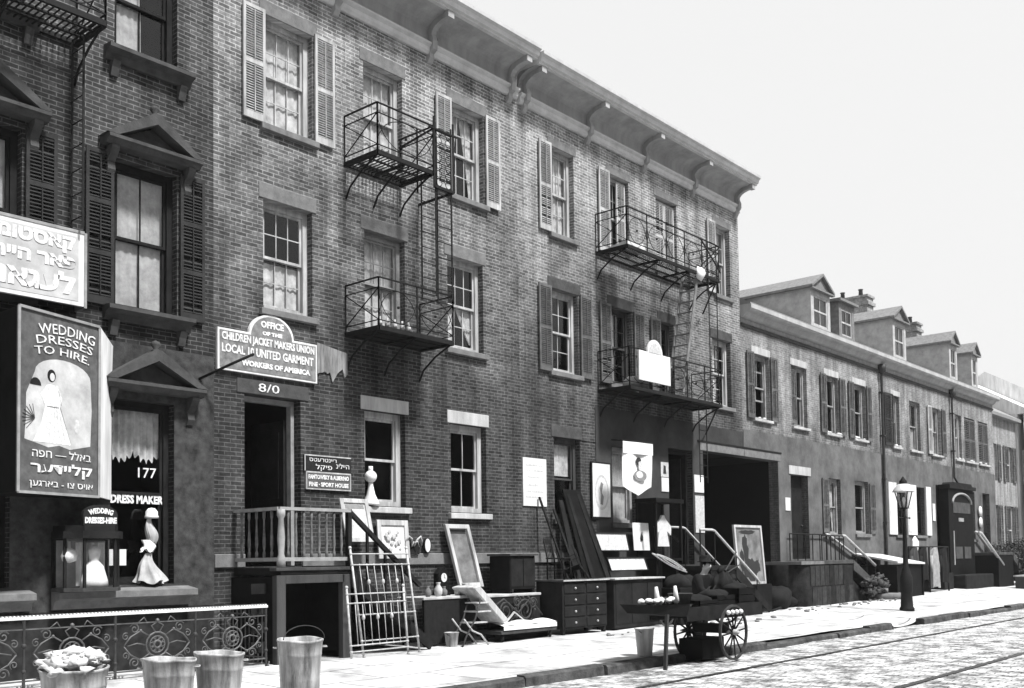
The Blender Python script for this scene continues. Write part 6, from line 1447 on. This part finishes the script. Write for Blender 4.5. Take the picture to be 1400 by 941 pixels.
# local frame: faces -Y
body = [(0, .02, .86, .13, .11), (0, .0, 1.02, .12, .10), (0, -.06, 1.18, .15, .10), (0, -.10, 1.28, .08, .07), (0, -.13, 1.35, .052, .052), (0, -.15, 1.40, .07, .075), (0, -.165, 1.47, .082, .095), (0, -.16, 1.53, .05, .06),
        (-.17, -.09, 1.25, .06), (-.25, -.20, 1.02, .045), (-.20, -.42, .92, .034), (-.18, -.50, .90, .03),
        (.17, -.09, 1.25, .06), (.25, -.20, 1.02, .045), (.20, -.42, .92, .034), (.18, -.50, .90, .03),
        (-.10, .03, .80, .09), (-.11, -.02, .46, .06), (-.12, .03, .10, .04), (-.12, -.10, .04, .035),
        (.10, .03, .80, .09), (.12, -.02, .46, .06), (.13, .04, .10, .04), (.13, -.09, .04, .035)]
be = [(0,1), (1,2), (2,3), (3,4), (4,5), (5,6), (6,7), (2,8), (8,9), (9,10), (10,11), (2,12), (12,13), (13,14), (14,15), (0,16), (16,17), (17,18), (18,19), (0,20), (20,21), (21,22), (22,23)]
for s, w in ((-1, 11), (1, 15)):      # fingers and thumb
    b = body[w]
    for k in range(4):
        i0 = len(body); ox = (k-1.5)*.021
        body.append((b[0]+ox, b[1]-.045, b[2]-.004, .009)); body.append((b[0]+ox*1.15, b[1]-.085-(.01 if k in (1, 2) else 0), b[2]-.025, .008)); be += [(w, i0), (i0, i0+1)]
    i0 = len(body); body.append((b[0]-s*.045, b[1]-.02, b[2]-.01, .010)); body.append((b[0]-s*.055, b[1]-.055, b[2]-.02, .009)); be += [(w, i0), (i0, i0+1)]
i0 = len(body); body.append((0, -.262, 1.455, .012)); be.append((6, i0))          # nose
bd = skin_fig(body, be, 'body', M['skin'], PR, 2)
mb = MB()
for s in (-1, 1): mb.ball((s*.031, -.249, 1.475), .011, 8); mb.bar((s*.015, -.252, 1.497), (s*.048, -.246, 1.497), .006, .007)
mb.bar((-.025, -.246, 1.415), (.025, -.246, 1.415), .006, .006); mb.build('eyes_brows_mouth', M['ink'], PR)
mb = MB()
for s in (-1, 1): mb.ball((s*.085, -.155, 1.46), .022, 8, .4, .8, 1.3)
mb.build('ears', M['skin'], PR)
mb = MB(); mb.lathe([(.07, 0), (.088, .04), (.085, .09), (.05, .12), (0, .125)], (0, -.115, 1.435), 14, True, .95, .85); mb.build('hair', M['ink'], PR)
mb = MB(); mb.lathe([(.14, 0), (.135, .012), (.10, .02), (.10, .09), (.085, .12), (0, .125)], (0, -.135, 1.53), 20, True, .95, 1.08); mb.build('hat', M['clothK'], PR)
coat = [(0, .03, .62, .17, .15), (0, .02, .86, .16, .14), (0, .0, 1.02, .155, .13), (0, -.06, 1.18, .19, .13), (0, -.10, 1.285, .10, .09), (-.18, -.09, 1.25, .085), (-.26, -.20, 1.02, .065), (-.205, -.40, .925, .05), (.18, -.09, 1.25, .085), (.26, -.20, 1.02, .065), (.205, -.40, .925, .05)]
skin_fig(coat, [(0,1), (1,2), (2,3), (3,4), (3,5), (5,6), (6,7), (3,8), (8,9), (9,10)], 'coat', M['clothK'], PR, 2, 1)
skin_fig([(0, .02, .82, .14, .12), (-.10, .03, .76, .11), (-.11, -.02, .46, .085), (-.12, .03, .09, .065), (.10, .03, .76, .11), (.12, -.02, .46, .085), (.13, .04, .09, .065)], [(0,1), (1,2), (2,3), (0,4), (4,5), (5,6)], 'trousers', M['clothK'], PR, 2)
for s in (-1, 1): mb = MB(); mb.lathe([(.055, 0), (.06, .03), (.045, .1), (.04, .14)], (s*.125, 0, 0), 12, True, 1, 1); mb.ball((s*.125, -.1, .035), .05, 10, .9, 1.7, .7); mb.build('shoe', M['darkB'], PR)

# ================================================================== LAMP POST
lx, ly = 29.06, -3.76; lz = gz(lx, ly)
LP = thing('street_lamp', 'black street lamp with a glass lantern and pale cap, before the white shutters', 'street lamp', (lx, ly, lz))
mb = MB(); mb.lathe([(.20, 0), (.20, .08), (.17, .12), (.15, .5), (.17, .55), (.17, .95), (.13, 1.05), (.11, 1.15), (.075, 1.25), (.065, 1.6), (.05, 2.6), (.07, 2.64), (.045, 2.7), (.04, 2.85)], (lx, ly, lz), 14); mb.build('post', IR, LP)
mb = MB(); mb.tube([(lx-.42, ly, lz+2.62), (lx+.42, ly, lz+2.62)], .018, 6); mb.ball((lx-.42, ly, lz+2.62), .03, 6); mb.ball((lx+.42, ly, lz+2.62), .03, 6); mb.build('ladder_bar', IR, LP)
zl = lz+2.85
mb = MB()
for i in range(4):
    a = math.pi/4+i*math.pi/2; mb.bar((lx+.13*math.cos(a), ly+.13*math.sin(a), zl+.05), (lx+.25*math.cos(a), ly+.25*math.sin(a), zl+.50), .022)
mb.lathe([(.04, 0), (.14, .03), (.14, .06)], (lx, ly, zl), 4); ln = mb.build('lantern_frame', IR, LP)
mb = MB(); q = lambda r, z: [(lx+r*math.cos(math.pi/4+i*math.pi/2), ly+r*math.sin(math.pi/4+i*math.pi/2), z) for i in range(4)]
A4, B4 = q(.125, zl+.06), q(.245, zl+.50)
for i in range(4): mb.quad(A4[i], A4[(i+1) % 4], B4[(i+1) % 4], B4[i])
mb.build('lantern_glass', M['glassC'], ln, fixn=False)
mb = MB(); mb.lathe([(.30, .50), (.29, .53), (.17, .70), (.14, .72)], (lx, ly, zl), 16); mb.build('lantern_cap', M['white'], LP)
mb = MB(); mb.lathe([(.14, .721), (.10, .76), (.11, .80), (.06, .86), (.02, .93), (0, .94)], (lx, ly, zl), 10); mb.build('cap_finial', IR, LP)
mb = MB(); mb.lathe([(.02, .06), (.03, .2), (.045, .26), (.03, .34), (0, .36)], (lx, ly, zl), 10); mb.build('burner', M['bulb'], LP)

# ================================================================== BUSH AND FAR CLUTTER
BH = thing('leafy_bush', 'dark leafy bush beside the far stoop at the end of the row', 'bush', (50.5, -1.5, .25))
rr = random.Random(33); mb = MB()
cl = [(rr.uniform(48.9, 52.8), rr.uniform(-2.3, -.6), rr.uniform(.5, 2.2), rr.uniform(.25, .55)) for _ in range(34)]
for cx, cy, cz, r_ in cl:
    for k in range(130):
        v = Vector((rr.gauss(0, 1), rr.gauss(0, 1), rr.gauss(0, .8))).normalized()*r_*rr.uniform(.5, 1.1); c = Vector((cx, cy, cz))+v
        if c.z < .2: continue
        u = Vector((rr.uniform(-1, 1), rr.uniform(-1, 1), rr.uniform(-1, 1))).normalized()*.055; w = u.cross(Vector((rr.uniform(-1, 1), rr.uniform(-1, 1), rr.uniform(-1, 1)))).normalized()*.035
        mb.add([c-u, c+w, c+u, c-w], [(0,1,2,3)])
mb.build('foliage', M['leaf'], BH, fixn=False)
mb = MB()
for k in range(6): x = 49.4+k*.6; mb.tube([(x, -1.4, .2), (x+.1, -1.35, .9), (x+rr.uniform(-.3, .3), -1.4, 1.8)], [.04, .03, .012], 6)
mb.build('stems', M['dark'], BH)
# ================================================================== THE OTHER SIDE OF THE STREET (behind the camera)
for i, (x0, x1, h) in enumerate(((-38, -26, 11), (-25.9, -13, 10.5), (-12.9, -1, 11.2), (-.9, 11, 10.8), (11.1, 24, 11), (24.1, 38, 9.5), (38.1, 60, 9), (60.1, 90, 9))):
    H = thing('opposite_house', 'plain brick house on the opposite side of the street, %s in its row' % ['first', 'second', 'third', 'fourth', 'fifth', 'sixth', 'seventh', 'eighth'][i], 'house', ((x0+x1)/2, -18.2, 0), 'houses across the street')
    n = int((x1-x0)/3); w_ = (x1-x0)/n; hl = [(x0+w_*(k+.32), x0+w_*(k+.68), z, z+1.9) for k in range(n) for z in (1.4, 4.8, 7.6) if z+2.2 < h]
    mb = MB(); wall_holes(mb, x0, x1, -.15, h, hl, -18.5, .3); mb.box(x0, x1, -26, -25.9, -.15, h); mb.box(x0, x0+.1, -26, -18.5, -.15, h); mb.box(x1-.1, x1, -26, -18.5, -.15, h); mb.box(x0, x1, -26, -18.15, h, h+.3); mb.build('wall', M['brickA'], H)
    mb = MB()
    for a, b, c, e in hl: mb.box(a, b, -18.4, -18.36, c, e)
    mb.build('windows', M['clothG'], H)

mb = MB(); rr = random.Random(77)
for k in range(70):
    x = rr.uniform(26.5, 34) if k < 45 else rr.uniform(17, 24); y = rr.uniform(-2.0, -1.35) if k < 45 else rr.uniform(-2.6, -1.8); s_ = rr.uniform(.02, .07); mb.blob((x, y, gz(x, y)+s_*.3), s_, k, 1.4, 1, .6, 6, .3)
tag(mb.build('scattered_rubble', M['midstone']), 'scattered rubble along the foot of the walls and stoops', 'rubble', None, 'stuff')
# ================================================================== LIGHT, SKY, CAMERA
SUN_EL, SUN_AZ = 58, -86          # direction the light comes from: azimuth measured from +X (down the street) towards +Y
w = bpy.data.worlds.new('World'); SC.world = w; w.use_nodes = True; nt = w.node_tree; bg = nt.nodes['Background']
sky = nt.nodes.new('ShaderNodeTexSky'); sky.sky_type = 'NISHITA'; sky.sun_disc = False; sky.sun_elevation = R(SUN_EL); sky.sun_rotation = R(90-SUN_AZ); sky.air_density = 1.5; sky.dust_density = 6; sky.ozone_density = 1
bw = nt.nodes.new('ShaderNodeRGBToBW'); nt.links.new(sky.outputs[0], bw.inputs[0])
# overcast: even the clear-sky gradient out towards a flat grey veil of cloud
mx = nt.nodes.new('ShaderNodeMix'); mx.data_type = 'FLOAT'; mx.inputs[0].default_value = .85; nt.links.new(bw.outputs[0], mx.inputs[2]); mx.inputs[3].default_value = 5.2
nt.links.new(mx.outputs[0], bg.inputs[0]); bg.inputs[1].default_value = .085
sl = bpy.data.lights.new('sun', 'SUN'); sl.energy = 3.5; sl.angle = R(7); so = bpy.data.objects.new('sun', sl); COL.objects.link(so)
d = Vector((math.cos(R(SUN_EL))*math.cos(R(SUN_AZ)), math.cos(R(SUN_EL))*math.sin(R(SUN_AZ)), math.sin(R(SUN_EL))))
so.rotation_euler = d.to_track_quat('Z', 'Y').to_euler(); so.location = (20, -40, 60)
HZ = True
if HZ:
    mb = MB(); mb.box(-60, 125, -60, 40, -1.3, 16.0); hz = mb.build('haze', M['black'], None)
    hm = bpy.data.materials.new('haze'); hm.use_nodes = True; n = hm.node_tree; n.nodes.clear(); o = n.nodes.new('ShaderNodeOutputMaterial'); pv = n.nodes.new('ShaderNodeVolumePrincipled')
    pv.inputs['Color'].default_value = (.92, .92, .92, 1); pv.inputs['Density'].default_value = .0004; pv.inputs['Anisotropy'].default_value = .0; n.links.new(pv.outputs[0], o.inputs['Volume'])
    hz.data.materials.clear(); hz.data.materials.append(hm); hz['kind'] = 'stuff'
H, P, Rr_ = R(40.9), R(2.6), R(.8)
f = Vector((math.cos(H)*math.cos(P), math.sin(H)*math.cos(P), math.sin(P))); r = Vector((math.sin(H), -math.cos(H), 0)); u = r.cross(f)
c, s = math.cos(Rr_), math.sin(Rr_); r2 = r*c-u*s; u2 = u*c+r*s
cam = bpy.data.cameras.new('camera'); co = bpy.data.objects.new('camera', cam); COL.objects.link(co)
Mx = Matrix((r2, u2, -f)).transposed().to_4x4(); Mx.translation = (0, -14.3, 1.6); co.matrix_world = Mx
cam.sensor_width = 36; cam.lens = 36.0; cam.sensor_fit = 'HORIZONTAL'; cam.shift_x = 0; cam.shift_y = (704-470.5)/1400; cam.clip_end = 2000; cam.clip_start = .1
SC.camera = co
SC.view_settings.view_transform = 'Standard'; SC.view_settings.look = 'None'; SC.view_settings.exposure = 1.15; SC.view_settings.gamma = 1
